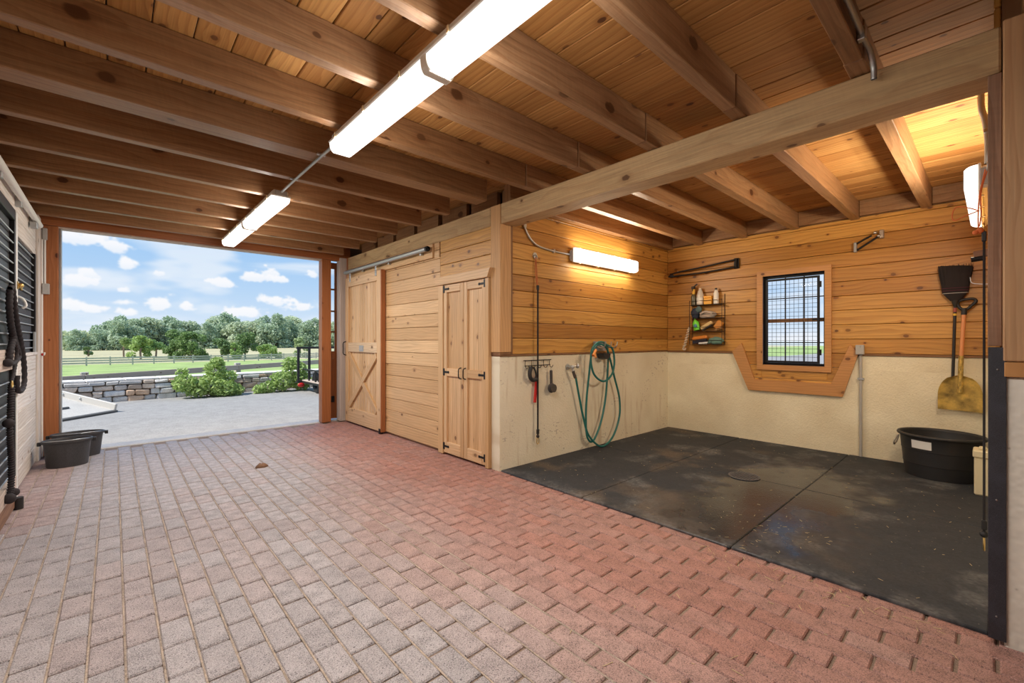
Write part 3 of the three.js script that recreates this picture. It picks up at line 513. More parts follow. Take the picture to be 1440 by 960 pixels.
// ---------------------------------------------------------------- closing walls out of view, end wall with the doorway
{
  const e = struct('wall_far', [1, 0, 7.4], 'door end of the barn, red stained posts and header');
  part(e, 'header', box(-0.72, 2.9, 2.615, 2.866, 7.175, 7.30, 0.004, 0), redWood[0]);
  part(e, 'header_trim', box(-0.5, 2.6, 2.597, 2.614, 7.20, 7.34, 0.002, 0), greyWood);
  part(e, 'jamb_post', box(-0.592, -0.468, 0.005, 2.612, 7.185, 7.34, 0.005, 1), redWood[1]);
  part(e, 'jamb_board', box(-0.66, -0.60, 0.005, 2.612, 7.145, 7.30, 0.003, 1), redWood[0]);
  part(e, 'metal_edge', box(-0.466, -0.446, 0.005, 2.596, 7.24, 7.34, 0.002, 1), galv);
  part(e, 'jamb_post', box(2.448, 2.592, 0.005, 2.612, 7.185, 7.33, 0.005, 1), redWood[1]);
  part(e, 'outer_wall', [box(-4.6, -0.61, -0.1, 3.05, 7.345, 7.5, 0.002, 0), box(2.87, 6.6, -0.1, 3.05, 7.345, 7.5, 0.002, 0), box(-0.608, 2.868, 2.72, 3.05, 7.345, 7.5, 0.002, 0)], greyWood);
  const o = struct('wall_outer', [1, 0, 1]);
  part(o, 'outer_boards', [box(-4.6, -4.45, -0.1, 2.89, -5.4, 7.34, 0.002, 2), box(6.365, 6.5, -0.1, 2.89, -5.4, -0.16, 0.002, 2), box(6.365, 6.5, -0.1, 2.89, 3.45, 7.34, 0.002, 2)], greyWood);
  part(o, 'near_stall_front', box(-0.78, -0.64, -0.05, 2.66, -5.2, 3.94, 0.002, 2), whiteBoard[0]);
  part(o, 'near_partition', box(2.98, 3.1, -0.05, 2.866, -5.2, -0.16, 0.002, 2), paleWall[0]);
  part(o, 'rear_wall', box(-4.44, 6.36, -0.05, 2.89, -5.4, -5.21, 0.002, 0), redWood[0]);
  part(o, 'rear_floor', box(-4.44, -0.76, -0.1, -0.04, -5.2, 7.3, 0.002, 0), sandMat);
  // glazed barn door leaf standing open beside the doorway
  const d = struct('door_4', [2.67, 0.03, 7.4], 'red stained barn door leaf with small glass panes');
  const y0 = 7.345, y1 = 7.385;
  part(d, 'stile', box(2.594, 2.612, 0.03, 2.6, y0, y1, 0.002, 1), redWood[0]); part(d, 'stile', box(2.712, 2.86, 0.03, 2.6, y0, y1, 0.002, 1), redWood[0]);
  part(d, 'rail', box(2.613, 2.711, 2.50, 2.6, y0, y1, 0.002, 0), redWood[0]); part(d, 'lock_rail', box(2.613, 2.711, 1.02, 1.14, y0 - 0.01, y1, 0.003, 0), redWood[2]);
  part(d, 'panel', box(2.613, 2.711, 0.03, 1.018, y0 + 0.008, y1, 0.002, 1), redWood[1]);
  for (const y of [2.16, 1.80, 1.46]) part(d, 'muntin', box(2.613, 2.711, y - 0.013, y + 0.013, y0 + 0.005, y1, 0.002, 0), darkTrim);
  const gl = new THREE.MeshPhysicalMaterial({ color: rgb(0.95, 0.97, 0.98), transmission: 1, roughness: 0, thickness: 0, ior: 1.45 });
  for (const [a, b] of [[1.141, 1.446], [1.474, 1.786], [1.814, 2.146], [2.174, 2.499]]) { const q = new THREE.PlaneGeometry(0.097, b - a); q.translate(2.662, (a + b) / 2, -7.365); part(d, 'pane', q, gl); }
  part(d, 'latch', box(2.62, 2.70, 0.30, 0.40, y0 - 0.012, y0 + 0.004, 0.003, 0), blackIron);
}

// ---------------------------------------------------------------- fluorescent lamps
const lampBody = plain(0.62, 0.60, 0.55, 0.5), lampGlow = new THREE.MeshPhysicalMaterial({ color: rgb(0.9, 0.9, 0.88), roughness: 0.4, emissive: rgb(1.0, 0.97, 0.90), emissiveIntensity: 1.6 }), clipMat = plain(0.55, 0.42, 0.26, 0.4, 0.5);
// local frame: length along x, light downwards (-y)
function lamp(label, pos, len, w, turn, power, clips = 5, tint = TUBE_COLOR, sides = 0.32) {
  const t = thing('fluorescent_lamp', label, 'lamp', pos, 'sealed fluorescent lamps'); t.rotation.copy(turn);
  const prof = (a, b, y0, y1) => { const s = new THREE.Shape(); s.moveTo(-a, y1); s.lineTo(-a, y1 - 0.012); s.quadraticCurveTo(-a * 0.98, y0 + 0.012, -b, y0); s.lineTo(b, y0); s.quadraticCurveTo(a * 0.98, y0 + 0.012, a, y1 - 0.012); s.lineTo(a, y1); return s; };
  const ex = (s, l) => { const g = new THREE.ExtrudeGeometry(s, { depth: l - 0.02, bevelEnabled: true, bevelThickness: 0.01, bevelSize: 0.004, bevelSegments: 2, curveSegments: 4 }); g.translate(0, 0, -(l - 0.02) / 2); g.rotateY(Math.PI / 2); return g; };
  local(t, 'housing', cbox(len, 0.05, w * 0.82, 0.012).translate(0, -0.026, 0), lampBody);
  local(t, 'gasket', cbox(len + 0.012, 0.014, w + 0.006, 0.004).translate(0, -0.054, 0), whitePaint);
  local(t, 'diffuser', ex(prof(w / 2 - 0.006, w / 2 - 0.028, -0.118, -0.062), len), lampGlow);
  for (const s of [-1, 1]) for (let i = 0; i < clips; i++) local(t, 'clip', cbox(0.014, 0.034, 0.008, 0.002).translate(-len / 2 + 0.12 + (len - 0.24) / (clips - 1) * i, -0.052, s * (w / 2 + 0.007)), clipMat);
  for (const s of [-1, 1]) local(t, 'end_cap', cbox(0.008, 0.045, w * 0.6, 0.003).translate(s * (len / 2 + 0.006), -0.03, 0), greyPlastic);
  const halves = len > 2 ? [-1, 1] : [0], add = (wd, y, z, rx, k) => { for (const h of halves) { const l = new THREE.RectAreaLight(tint, TUBE_LEVEL * power * k, h ? len / 2 - 0.07 : len - 0.06, wd); l.position.set(h * len / 4, y, z); l.rotation.x = rx; t.add(l); } };
  if (len > 2) local(t, 'joint_strap', ex(prof(w / 2 - 0.002, w / 2 - 0.022, -0.127, -0.060), 0.05), plain(0.75, 0.70, 0.62, 0.6));
  add(w - 0.06, -0.124, 0, -Math.PI / 2, 1); add(0.05, -0.09, w / 2 + 0.004, Math.PI, sides); add(0.05, -0.09, -w / 2 - 0.004, 0, sides);
  return t;
}
lamp('long sealed fluorescent lamp overhead with a grimy strap midway', [1.125, 2.664, 1.755], 2.36, 0.16, new THREE.Euler(0, Math.PI / 2, 0), 1, 6);
lamp('long sealed fluorescent lamp closer to the open barn door', [1.115, 2.664, 5.53], 2.42, 0.16, new THREE.Euler(0, Math.PI / 2, 0), 1, 6);
lamp('wall mounted fluorescent lamp above the green hose', [4.55, 2.30, 3.314], 1.27, 0.165, new THREE.Euler(-Math.PI / 2, 0, 0), 0.7, 4, OLD_TUBE_COLOR, 0.6);
lamp('wall mounted fluorescent lamp facing the one above the hose', [4.53, 2.30, 0.004], 1.27, 0.165, new THREE.Euler(Math.PI / 2, 0, 0), 0.8, 4, OLD_TUBE_COLOR, 1.1);

// conduits
const conduit = (label, pts, r, clips, seg = 60) => { const p0 = pts[0], t = thing('conduit', label, 'conduit', [p0.x, p0.y, -p0.z]); part(t, 'pipe', tube(pts, r, seg, 10), galv); for (const c of clips) part(t, 'strap', c, steel); return t; };
conduit('grey conduit joining the two overhead fluorescent lamps', [V(1.12, 2.648, 2.95), V(1.12, 2.652, 3.6), V(1.12, 2.648, 4.32)], 0.011, [3.3, 3.95].map(D => box(1.09, 1.15, 2.655, 2.668, D - 0.012, D + 0.012, 0.002, 0)));
conduit('bent grey conduit feeding the wall lamp above the hose', [V(3.10, 2.66, 3.300), V(3.15, 2.55, 3.300), V(3.25, 2.40, 3.300), V(3.36, 2.335, 3.300), V(3.55, 2.31, 3.300), V(3.92, 2.305, 3.300)], 0.011, [box(3.16, 3.20, 2.49, 2.53, 3.288, 3.317, 0.003, 0), box(3.62, 3.645, 2.285, 2.33, 3.288, 3.317, 0.003, 0)]);
conduit('grey conduit dropping from the ceiling to the stall lamp near the cross tie', [V(3.85, 2.86, 0.05), V(3.85, 2.70, 0.05), V(3.85, 2.62, 0.035), V(3.85, 2.5, 0.024), V(3.85, 2.36, 0.024)], 0.016, [box(3.825, 3.875, 2.54, 2.565, 0.0, 0.042, 0.003, 0)]);
conduit('conduit along a ceiling joist above the wash stall beam', [V(1.7, 2.72, 0.41), V(2.3, 2.72, 0.41), V(2.62, 2.72, 0.41), V(2.72, 2.71, 0.405), V(2.78, 2.66, 0.40), V(2.79, 2.60, 0.40)], 0.013, [box(2.54, 2.575, 2.69, 2.75, 0.395, 0.427, 0.003, 0)]);
{
  const t = thing('junction_box', 'grey electrical box on the wooden trim beside the stall window', 'junction box', [6.17, 1.15, 1.0]);
  part(t, 'box', box(6.125, 6.172, 1.155, 1.262, 0.965, 1.04, 0.005, 0), greyPlastic); part(t, 'screw', ball(V(6.124, 1.24, 1.0), 0.005), steel); part(t, 'screw', ball(V(6.124, 1.175, 1.0), 0.005), steel);
  part(t, 'conduit_pipe', bar(V(6.178, 0.012, 1.0), V(6.178, 1.16, 1.0), 0.014), greyPlastic); part(t, 'strap', box(6.16, 6.2, 0.87, 0.895, 0.972, 1.028, 0.003, 0), galv);
  const s = thing('switch_box', 'grey switch boxes with white conduit on the red stained door jamb', 'switch box', [-0.6, 0, 7.17]);
  part(s, 'conduit_pipe', bar(V(-0.597, 0.01, 7.165), V(-0.597, 2.55, 7.165), 0.012), whitePaint); part(s, 'conduit_pipe', bar(V(-0.572, 1.94, 7.17), V(-0.572, 2.48, 7.17), 0.009), whitePaint);
  part(s, 'box', box(-0.595, -0.535, 1.83, 1.95, 7.14, 7.185, 0.005, 0), greyPlastic); part(s, 'box', box(-0.592, -0.552, 2.44, 2.57, 7.14, 7.185, 0.005, 0), greyPlastic);
  const k = thing('clip_hook', 'small red and white hook on the door jamb conduit', 'hook', [-0.59, 1.15, 7.13]);
  part(k, 'hook', tube([V(-0.597, 1.20, 7.15), V(-0.59, 1.16, 7.13), V(-0.575, 1.15, 7.12), V(-0.57, 1.18, 7.12)], 0.008, 16), whitePaint); part(k, 'wrap', ball(V(-0.585, 1.155, 7.127), 0.015), plain(0.5, 0.03, 0.03));
}

// ---------------------------------------------------------------- wash stall floor
{
  const ds = [0.012, 1.11, 2.285, 3.312], xs = [2.868, 4.44, 6.192];
  for (let i = 0; i < 3; i++) for (let j = 0; j < 2; j++) {
    const m = thing('rubber_mat', [['black rubber mat with scattered straw at the foot of the brown post', 'black rubber mat under the large black tub'], ['black rubber mat between the floor drain and the brick aisle', 'black rubber mat between the floor drain and the window wall'], ['brown dusted rubber mat below the grooming tool rack', 'dark rubber mat in the corner below the wire shelf']][i][j], 'mat', [(xs[j] + xs[j + 1]) / 2, 0, (ds[i] + ds[i + 1]) / 2], 'rubber mats covering the wash stall floor');
    const g = box(xs[j] + 0.003 - (j ? 0 : 0.012), xs[j + 1] - 0.003, -0.003, 0.014 + rr(0, 0.003), ds[i] + 0.003, ds[i + 1] - 0.003, 0.005, 0), p = g.attributes.position, u = g.attributes.uv;
    for (let q = 0; q < u.count; q++) u.setXY(q, (p.getX(q) - 2.85) / 3.5, -p.getZ(q) / 3.5);
    part(m, 'mat', g, matTex);
  }
  const g = thing('floor_drain', 'dark round drain grate in the wash stall mats', 'drain', [4.44, 0.016, 1.6]);
  const rim = new THREE.TorusGeometry(0.13, 0.008, 8, 32); rim.rotateX(Math.PI / 2); rim.scale(1, 0.5, 1); rim.translate(4.44, 0.0205, -1.6);
  const drainIron = plain(0.16, 0.16, 0.17, 0.5, 0.7); part(g, 'rim', rim, drainIron); const slots = []; for (let i = -5; i <= 5; i++) { const h = Math.sqrt(0.125 * 0.125 - (i * 0.022) ** 2); part(g, 'grate_bar', box(4.44 - h, 4.44 + h, 0.017, 0.0235, 1.6 + i * 0.022 - 0.0032, 1.6 + i * 0.022 + 0.0032, 0.001, 0), drainIron); part(g, 'grate_bar', box(4.44 + i * 0.022 - 0.0026, 4.44 + i * 0.022 + 0.0026, 0.0168, 0.0225, 1.6 - h, 1.6 + h, 0.001, 2), drainIron); }
  part(g, 'shade_disc', cyl(V(4.44, 0.0165, 1.6), 0.126, 0.126, 0.002, 32), plain(0.004, 0.004, 0.004, 0.9));  // flat black disc stands in for the shade down the drain
  // straw
  const straw = [], hay = plain(0.62, 0.50, 0.28, 0.8);
  const blade = (X, D, L, y, w = 0.0016) => { const q = cbox(L, w, w * 1.6, 0.0004); q.rotateZ(rr(-0.08, 0.08)); q.rotateY(rr(0, Math.PI)); q.translate(X, y + w / 2 + 0.001, -D); straw.push(q); };
  for (let i = 0; i < 230; i++) { const c = rnd(); let X, D; if (c < 0.3) { X = 3.35 + rr(-0.5, 0.5) * rnd() * 1.4; D = 1.05 + rr(-0.5, 0.5) * rnd(); } else { X = rr(2.95, 6.15); D = rr(0.08, 3.2); } blade(X, D, rr(0.006, 0.03), 0.016, rr(0.0008, 0.0018)); }
  for (let i = 0; i < 70; i++) { const e = rnd() < 0.6; const X = e ? 2.8 - Math.abs(rr(-0.3, 0.3)) * rnd() : rr(1.2, 2.8), D = rr(0.1, 1.3); blade(X, D, rr(0.01, 0.06), 0.001, rr(0.001, 0.002)); }
  const s = new THREE.Mesh(M(straw), hay); s.name = 'straw'; s.userData = { label: 'loose straw scattered over the mats and pavers', category: 'straw', kind: 'stuff' }; scene.add(s);
  const st = new THREE.Mesh(M(tube([V(1.62, 0.004, 0.70), V(1.66, 0.012, 0.62), V(1.74, 0.010, 0.55), V(1.86, 0.003, 0.50)], 0.0018, 24, 5)), plain(0.85, 0.75, 0.5, 0.7)); st.name = 'straw_stem'; st.userData = { label: 'long bent straw stem lying on the red pavers', category: 'straw' }; scene.add(st);
  const lf = thing('dry_leaf', 'crumpled brown leaf lying on the grey pavers', 'leaf', [1.13, 0.0, 5.1]);
  const q = new THREE.SphereGeometry(0.045, 10, 6); { const p = q.attributes.position; for (let i = 0; i < p.count; i++) p.setXYZ(i, p.getX(i) * (1 + 0.5 * hash(i, 1, 3)), Math.max(0, p.getY(i) * (0.5 + 0.6 * hash(i, 2, 3))), p.getZ(i) * (1 + 0.3 * hash(i, 3, 3))); q.computeVertexNormals(); } q.translate(1.13, 0.001, -5.1); part(lf, 'blade', q, plain(0.22, 0.12, 0.07, 0.8));
}

// ---------------------------------------------------------------- buckets and tubs
{
  const b = (label, X, D, r, h, sq) => {
    const t = thing('rubber_bucket', label, 'bucket', [X, 0, D]);
    const prof = [[0.001, 0.012], [r * 0.80, 0.012], [r * 0.82, 0.0], [r * 0.85, 0.004], [r * 0.97, h - 0.03], [r * 1.05, h - 0.026], [r * 1.06, h - 0.006], [r * 1.03, h], [r * 0.97, h - 0.002], [r * 0.94, h - 0.03], [r * 0.81, 0.03], [0.001, 0.03]];
    const g = lathe(V(0, 0, 0), prof, 44); g.scale(1, 1, sq); g.translate(X, 0, -D);
    part(t, 'body', g, noiseMat([0.045, 0.045, 0.05], { size: 0.4, scale: 5, amp: 0.35, fine: 0.25, rough: 0.45, s: 115 + Math.round(X * 10), specks: 0.008, speckCol: [0.2, 0.2, 0.2], res: 256 }));
    part(t, 'bail_handle', tube([V(X - r * 1.03, h - 0.012, D), V(X - r * 0.6, h + 0.006, D - r * sq * 0.82), V(X, h + 0.008, D - r * sq * 1.06), V(X + r * 0.6, h + 0.006, D - r * sq * 0.82), V(X + r * 1.03, h - 0.012, D)], 0.005, 30), galv);
    for (const s of [-1, 1]) part(t, 'ear', box(X + (s > 0 ? r * 1.03 : -r * 1.03 - 0.03), X + (s > 0 ? r * 1.03 + 0.03 : -r * 1.03), h - 0.045, h - 0.008, D - 0.02, D + 0.02, 0.004, 0), black);
  };
  b('black rubber bucket standing against the whitewashed boards', -0.36, 6.56, 0.185, 0.275, 0.8);
  b('black rubber bucket tucked behind another bucket at the door jamb', -0.30, 6.99, 0.215, 0.27, 0.62);
}
{
  const X = 5.85, D = 0.345, h = 0.405, r = 0.30, t = thing('water_tub', 'large ribbed black plastic tub with rope handle and white label', 'tub', [X, 0.016, D]);
  const prof = [[0.001, 0.018], [r * 0.82, 0.018], [r * 0.83, 0.0], [r * 0.85, 0.003], [r * 0.885, 0.12], [r * 0.895, 0.122], [r * 0.90, 0.13], [r * 0.895, 0.136], [r * 0.925, 0.25], [r * 0.935, 0.252], [r * 0.94, 0.26], [r * 0.935, 0.266], [r * 0.97, h - 0.03], [r * 1.03, h - 0.026], [r * 1.05, h - 0.012], [r * 1.03, h], [r * 0.985, h], [r * 0.95, h - 0.02], [r * 0.84, 0.03], [0.001, 0.03]];
  part(t, 'body', lathe(V(X, 0.016, D), prof, 56), plain(0.022, 0.022, 0.025, 0.5));
  // paper label bent round the body
  const lab = new THREE.CylinderGeometry(r * 0.963, r * 0.945, 0.075, 8, 1, true, 0, 0.55);
  lab.rotateY(Math.PI * 1.5 - 0.42 - 0.275 + 0.0); lab.translate(X, 0.016 + 0.315, -D); part(t, 'paper_label', lab, plain(0.8, 0.8, 0.8, 0.6));
  part(t, 'rope_handle', tube([V(X - 0.06, 0.37, D + 0.30), V(X - 0.08, 0.31, D + 0.325), V(X - 0.03, 0.27, D + 0.33), V(X + 0.04, 0.31, D + 0.315), V(X + 0.05, 0.36, D + 0.305)], 0.007, 30), plain(0.45, 0.40, 0.33, 0.9));
  const c = thing('plastic_pail', 'narrow cream plastic pail with a lid beside the black tub', 'pail', [5.42, 0.016, 0.075]);
  const cm = plain(0.74, 0.66, 0.45, 0.5);
  part(c, 'body', box(5.33, 5.52, 0.016, 0.33, 0.012, 0.112, 0.012, 0), cm); part(c, 'lid', box(5.322, 5.528, 0.331, 0.39, 0.008, 0.12, 0.008, 0), cm); part(c, 'lid_grip', box(5.38, 5.47, 0.391, 0.41, 0.04, 0.085, 0.006, 0), cm);
}

// ---------------------------------------------------------------- hose, tap, cross ties, grooming rack on the partition
{
  const hose = plain(0.012, 0.15, 0.14, 0.35), P = (u, v, D) => { const q = at(u, v, { D }); return V(q[0], Math.max(q[1], 0.032), D); };
  const t = thing('garden_hose', 'green garden hose hanging in loops from the wall hanger', 'hose', [4.5, 0.02, 3.25]);
  part(t, 'hose_line', tube([P(809, 527, 3.24), P(814, 555, 3.25), P(820, 585, 3.25), P(828, 612, 3.24), P(845, 629, 3.20), P(861, 615, 3.22), P(871, 585, 3.24), P(871, 560, 3.24), P(864, 530, 3.24), P(858, 505, 3.22), P(852, 488, 3.2),
    P(843, 484, 3.2), P(834, 492, 3.22), P(828, 530, 3.25), P(824, 580, 3.26), P(826, 615, 3.24), P(832, 621, 3.24), P(841, 606, 3.25), P(850, 570, 3.26), P(854, 530, 3.26), P(855, 495, 3.25), P(852, 484, 3.22), P(842, 481, 3.19), P(833, 490, 3.18), P(831, 508, 3.18), P(836, 527, 3.18), P(849, 536, 3.17), P(861, 525, 3.18), P(864, 508, 3.18), P(861, 490, 3.19), P(850, 483, 3.19)], 0.0125, 420, 10), hose);
  part(t, 'hose_nut', bar(P(806, 522, 3.24), P(809, 531, 3.24), 0.018), plain(0.12, 0.1, 0.09, 0.5, 0.4));
  part(t, 'spray_nozzle', [bar(P(838, 492, 3.12), P(834, 500, 3.10), 0.016), bar(P(836, 497, 3.10), P(838, 503, 3.08), 0.013)], plain(0.75, 0.28, 0.06, 0.5));
  const h = thing('hose_hanger', 'chrome and black hose hanger above the coiled green hose', 'hose hanger', [4.5, 1.2, 3.27]);
  const hp = P(849, 490, 3.24);
  part(h, 'back_plate', box(hp.x - 0.13, hp.x + 0.13, hp.y - 0.03, hp.y + 0.09, 3.292, 3.304, 0.003, 0), steel);
  part(h, 'saddle', (() => { const g = new THREE.CylinderGeometry(0.075, 0.075, 0.10, 20, 1, false, -1.5, 3.0); g.rotateX(Math.PI / 2); g.translate(hp.x, hp.y - 0.055, -3.24); return g; })(), black);
  for (const s of [-1, 0, 1]) part(h, 'prong', tube([V(hp.x + s * 0.1, hp.y + 0.04, 3.295), V(hp.x + s * 0.11, hp.y + 0.01, 3.2), V(hp.x + s * 0.12, hp.y + 0.03, 3.14), V(hp.x + s * 0.13, hp.y + 0.085, 3.13)], 0.007, 20), steel);
  const s = thing('hose_tap', 'grey metal wall tap feeding the green hose', 'tap', [3.93, 1.0, 3.27]);
  const sp = P(805, 516, 3.24);
  part(s, 'body', [bar(V(sp.x, sp.y, 3.318), V(sp.x, sp.y, 3.23), 0.017), bar(V(sp.x, sp.y, 3.245), V(sp.x + 0.01, sp.y - 0.045, 3.235), 0.015), ball(V(sp.x, sp.y, 3.24), 0.024)], galv);
  part(s, 'flange', (() => { const g = new THREE.CylinderGeometry(0.035, 0.035, 0.008, 20); g.rotateX(Math.PI / 2); g.translate(sp.x, sp.y, -3.312); return g; })(), galv);
  part(s, 'handle', [bar(V(sp.x, sp.y, 3.24), V(sp.x + 0.05, sp.y + 0.01, 3.23), 0.007), ball(V(sp.x + 0.075, sp.y + 0.01, 3.23), 0.028, 0.5, 1, 1)], steel);
  // cross tie
  const ct = (label, X, D, yTop, yBot, ringY) => {
    const t = thing('cross_tie', label, 'cross tie', [X, yBot, D]);
    part(t, 'strap', box(X - 0.010, X + 0.010, yBot + 0.10, yTop, D - 0.005, D + 0.005, 0.002, 1), blackRope);
    part(t, 'buckle', [box(X - 0.016, X + 0.016, yBot + 0.11, yBot + 0.16, D - 0.010, D + 0.010, 0.004, 0), ball(V(X, yBot + 0.085, D), 0.018)], black);
    const lp = []; for (let i = 0; i <= 10; i++) { const a = i / 10 * Math.PI * 2; lp.push(V(X + 0.017 * Math.sin(a), yBot + 0.036 - 0.034 * Math.cos(a), D)); }
    part(t, 'snap', tube(lp, 0.0045, 30, 8), brass, 'brass snap hook');
    part(t, 'top_keeper', box(X - 0.015, X + 0.015, yTop - 0.05, yTop, D - 0.009, D + 0.009, 0.003, 0), black);
    return t;
  };
  const a = ct('black cross tie strap hanging beside the grooming tool rack', 3.345, 3.27, 1.90, 0.205);
  part(a, 'twine_loop', tube([V(3.345, 1.90, 3.28), V(3.33, 2.03, 3.29), V(3.338, 2.20, 3.295), V(3.352, 2.03, 3.29), V(3.345, 1.90, 3.28)], 0.005, 30), plain(0.45, 0.14, 0.05, 0.9), 'orange twine loop');
  part(a, 'wall_ring', [(() => { const g = new THREE.TorusGeometry(0.022, 0.005, 8, 20); g.translate(3.342, 2.205, -3.298); return g; })(), (() => { const g = new THREE.CylinderGeometry(0.03, 0.03, 0.008, 18); g.rotateX(Math.PI / 2); g.translate(3.342, 2.225, -3.312); return g; })()], galv);
  const b = ct('black cross tie strap knotted with orange twine, near the broom', 3.345, 0.034, 1.87, 0.215);
  part(b, 'ring', (() => { const g = new THREE.TorusGeometry(0.02, 0.004, 8, 20); g.translate(3.345, 1.895, -0.034); return g; })(), brass);
  const tw = thing('baling_twine', 'orange baling twine knotted above the black cross tie', 'twine', [3.34, 1.88, 0.04]), om = plain(0.72, 0.19, 0.06, 0.8);
  part(tw, 'strand', tube([V(3.345, 2.20, 0.02), V(3.35, 2.08, 0.045), V(3.355, 1.97, 0.045), V(3.34, 1.90, 0.05)], 0.0032, 30, 6), om); part(tw, 'strand', tube([V(3.34, 2.19, 0.03), V(3.33, 2.06, 0.05), V(3.34, 1.96, 0.055), V(3.35, 1.895, 0.055)], 0.0032, 30, 6), om);
  part(tw, 'loop', tube([V(3.34, 1.98, 0.05), V(3.34, 2.005, 0.09), V(3.345, 2.02, 0.135), V(3.345, 1.99, 0.15), V(3.34, 1.95, 0.145), V(3.335, 1.965, 0.10), V(3.335, 1.98, 0.055)], 0.0028, 40, 6), om);
  part(tw, 'knot', ball(V(3.335, 1.875, 0.05), 0.015), om); part(tw, 'knot', ball(V(3.325, 1.868, 0.065), 0.012), om);
  part(tw, 'wall_ring', [(() => { const g = new THREE.TorusGeometry(0.022, 0.005, 8, 20); g.translate(3.345, 2.205, -0.02); return g; })(), bar(V(3.345, 2.225, 0.0), V(3.345, 2.225, 0.022), 0.006)], galv);
  const br = thing('wall_bracket', 'rusty steel bracket sticking out beside the black cross tie', 'bracket', [3.5, 1.75, 0.03]);
  part(br, 'arm', stick(V(3.5, 1.785, 0.0), V(3.5, 1.775, 0.075), 0.04, 0.012), brownJamb); part(br, 'pipe_end', bar(V(3.5, 1.755, 0.03), V(3.5, 1.75, 0.085), 0.014), blackIron);
  const hk = thing('wall_hook', 'small white wire hook on the wall near the broom', 'hook', [3.4, 1.6, 0.03]); part(hk, 'wire', tube([V(3.4, 1.60, 0.0), V(3.4, 1.605, 0.05), V(3.4, 1.615, 0.08), V(3.4, 1.645, 0.085)], 0.002, 16), whitePaint);
  // grooming rack
  const r = thing('tool_rack', 'black wire rack with hooks under the stall wall boards', 'rack', [3.38, 1.03, 3.3]);
  part(r, 'rail', bar(V(3.16, 1.10, 3.295), V(3.58, 1.10, 3.295), 0.005), blackIron); part(r, 'rail', bar(V(3.18, 1.045, 3.30), V(3.57, 1.045, 3.30), 0.004), blackIron);
  for (let i = 0; i < 5; i++) { const X = 3.185 + i * 0.093; part(r, 'hook', tube([V(X, 1.105, 3.295), V(X, 1.05, 3.30), V(X, 1.025, 3.285), V(X, 1.02, 3.26), V(X, 1.045, 3.245)], 0.0035, 20, 6), blackIron); }
  const cc = thing('curry_comb', 'black curry comb hanging on the wire rack', 'curry comb', [3.27, 0.90, 3.26]);
  part(cc, 'body', tube([V(3.235, 1.03, 3.26), V(3.215, 0.98, 3.26), V(3.225, 0.92, 3.26), V(3.26, 0.895, 3.26), V(3.31, 0.90, 3.26)], 0.022, 24, 10), black);
  part(cc, 'hand_strap', tube([V(3.24, 1.035, 3.26), V(3.285, 1.01, 3.26), V(3.305, 0.95, 3.26), V(3.30, 0.91, 3.26)], 0.010, 20), black);
  const sc = thing('sweat_scraper', 'red handled sweat scraper hanging behind the strap', 'scraper', [3.33, 0.65, 3.28]);
  part(sc, 'handle', stick(V(3.345, 0.945, 3.285), V(3.315, 0.65, 3.285), 0.008, 0.042, new THREE.Vector3(0, 0, 1)), plain(0.62, 0.03, 0.03, 0.45)); part(sc, 'shank', bar(V(3.345, 1.03, 3.285), V(3.344, 0.94, 3.285), 0.004), steel);
  const bb = thing('bath_brush', 'dark round bath brush hanging from the rack end', 'brush', [3.57, 0.74, 3.27]);
  part(bb, 'handle', stick(V(3.557, 0.985, 3.275), V(3.56, 0.835, 3.275), 0.022, 0.036, new THREE.Vector3(0, 0, 1), 0.009), plain(0.05, 0.045, 0.045, 0.6)); part(bb, 'head', ball(V(3.562, 0.79, 3.272), 0.055, 1, 1, 0.42, 20), plain(0.055, 0.05, 0.05, 0.7)); part(bb, 'bristles', (() => { const g = new THREE.CylinderGeometry(0.045, 0.042, 0.016, 20); g.rotateX(Math.PI / 2); g.translate(3.562, 0.788, -3.242); return g; })(), plain(0.08, 0.07, 0.06, 0.95)); part(bb, 'hang_loop', bar(V(3.557, 1.03, 3.275), V(3.557, 0.985, 3.275), 0.003), steel);
}

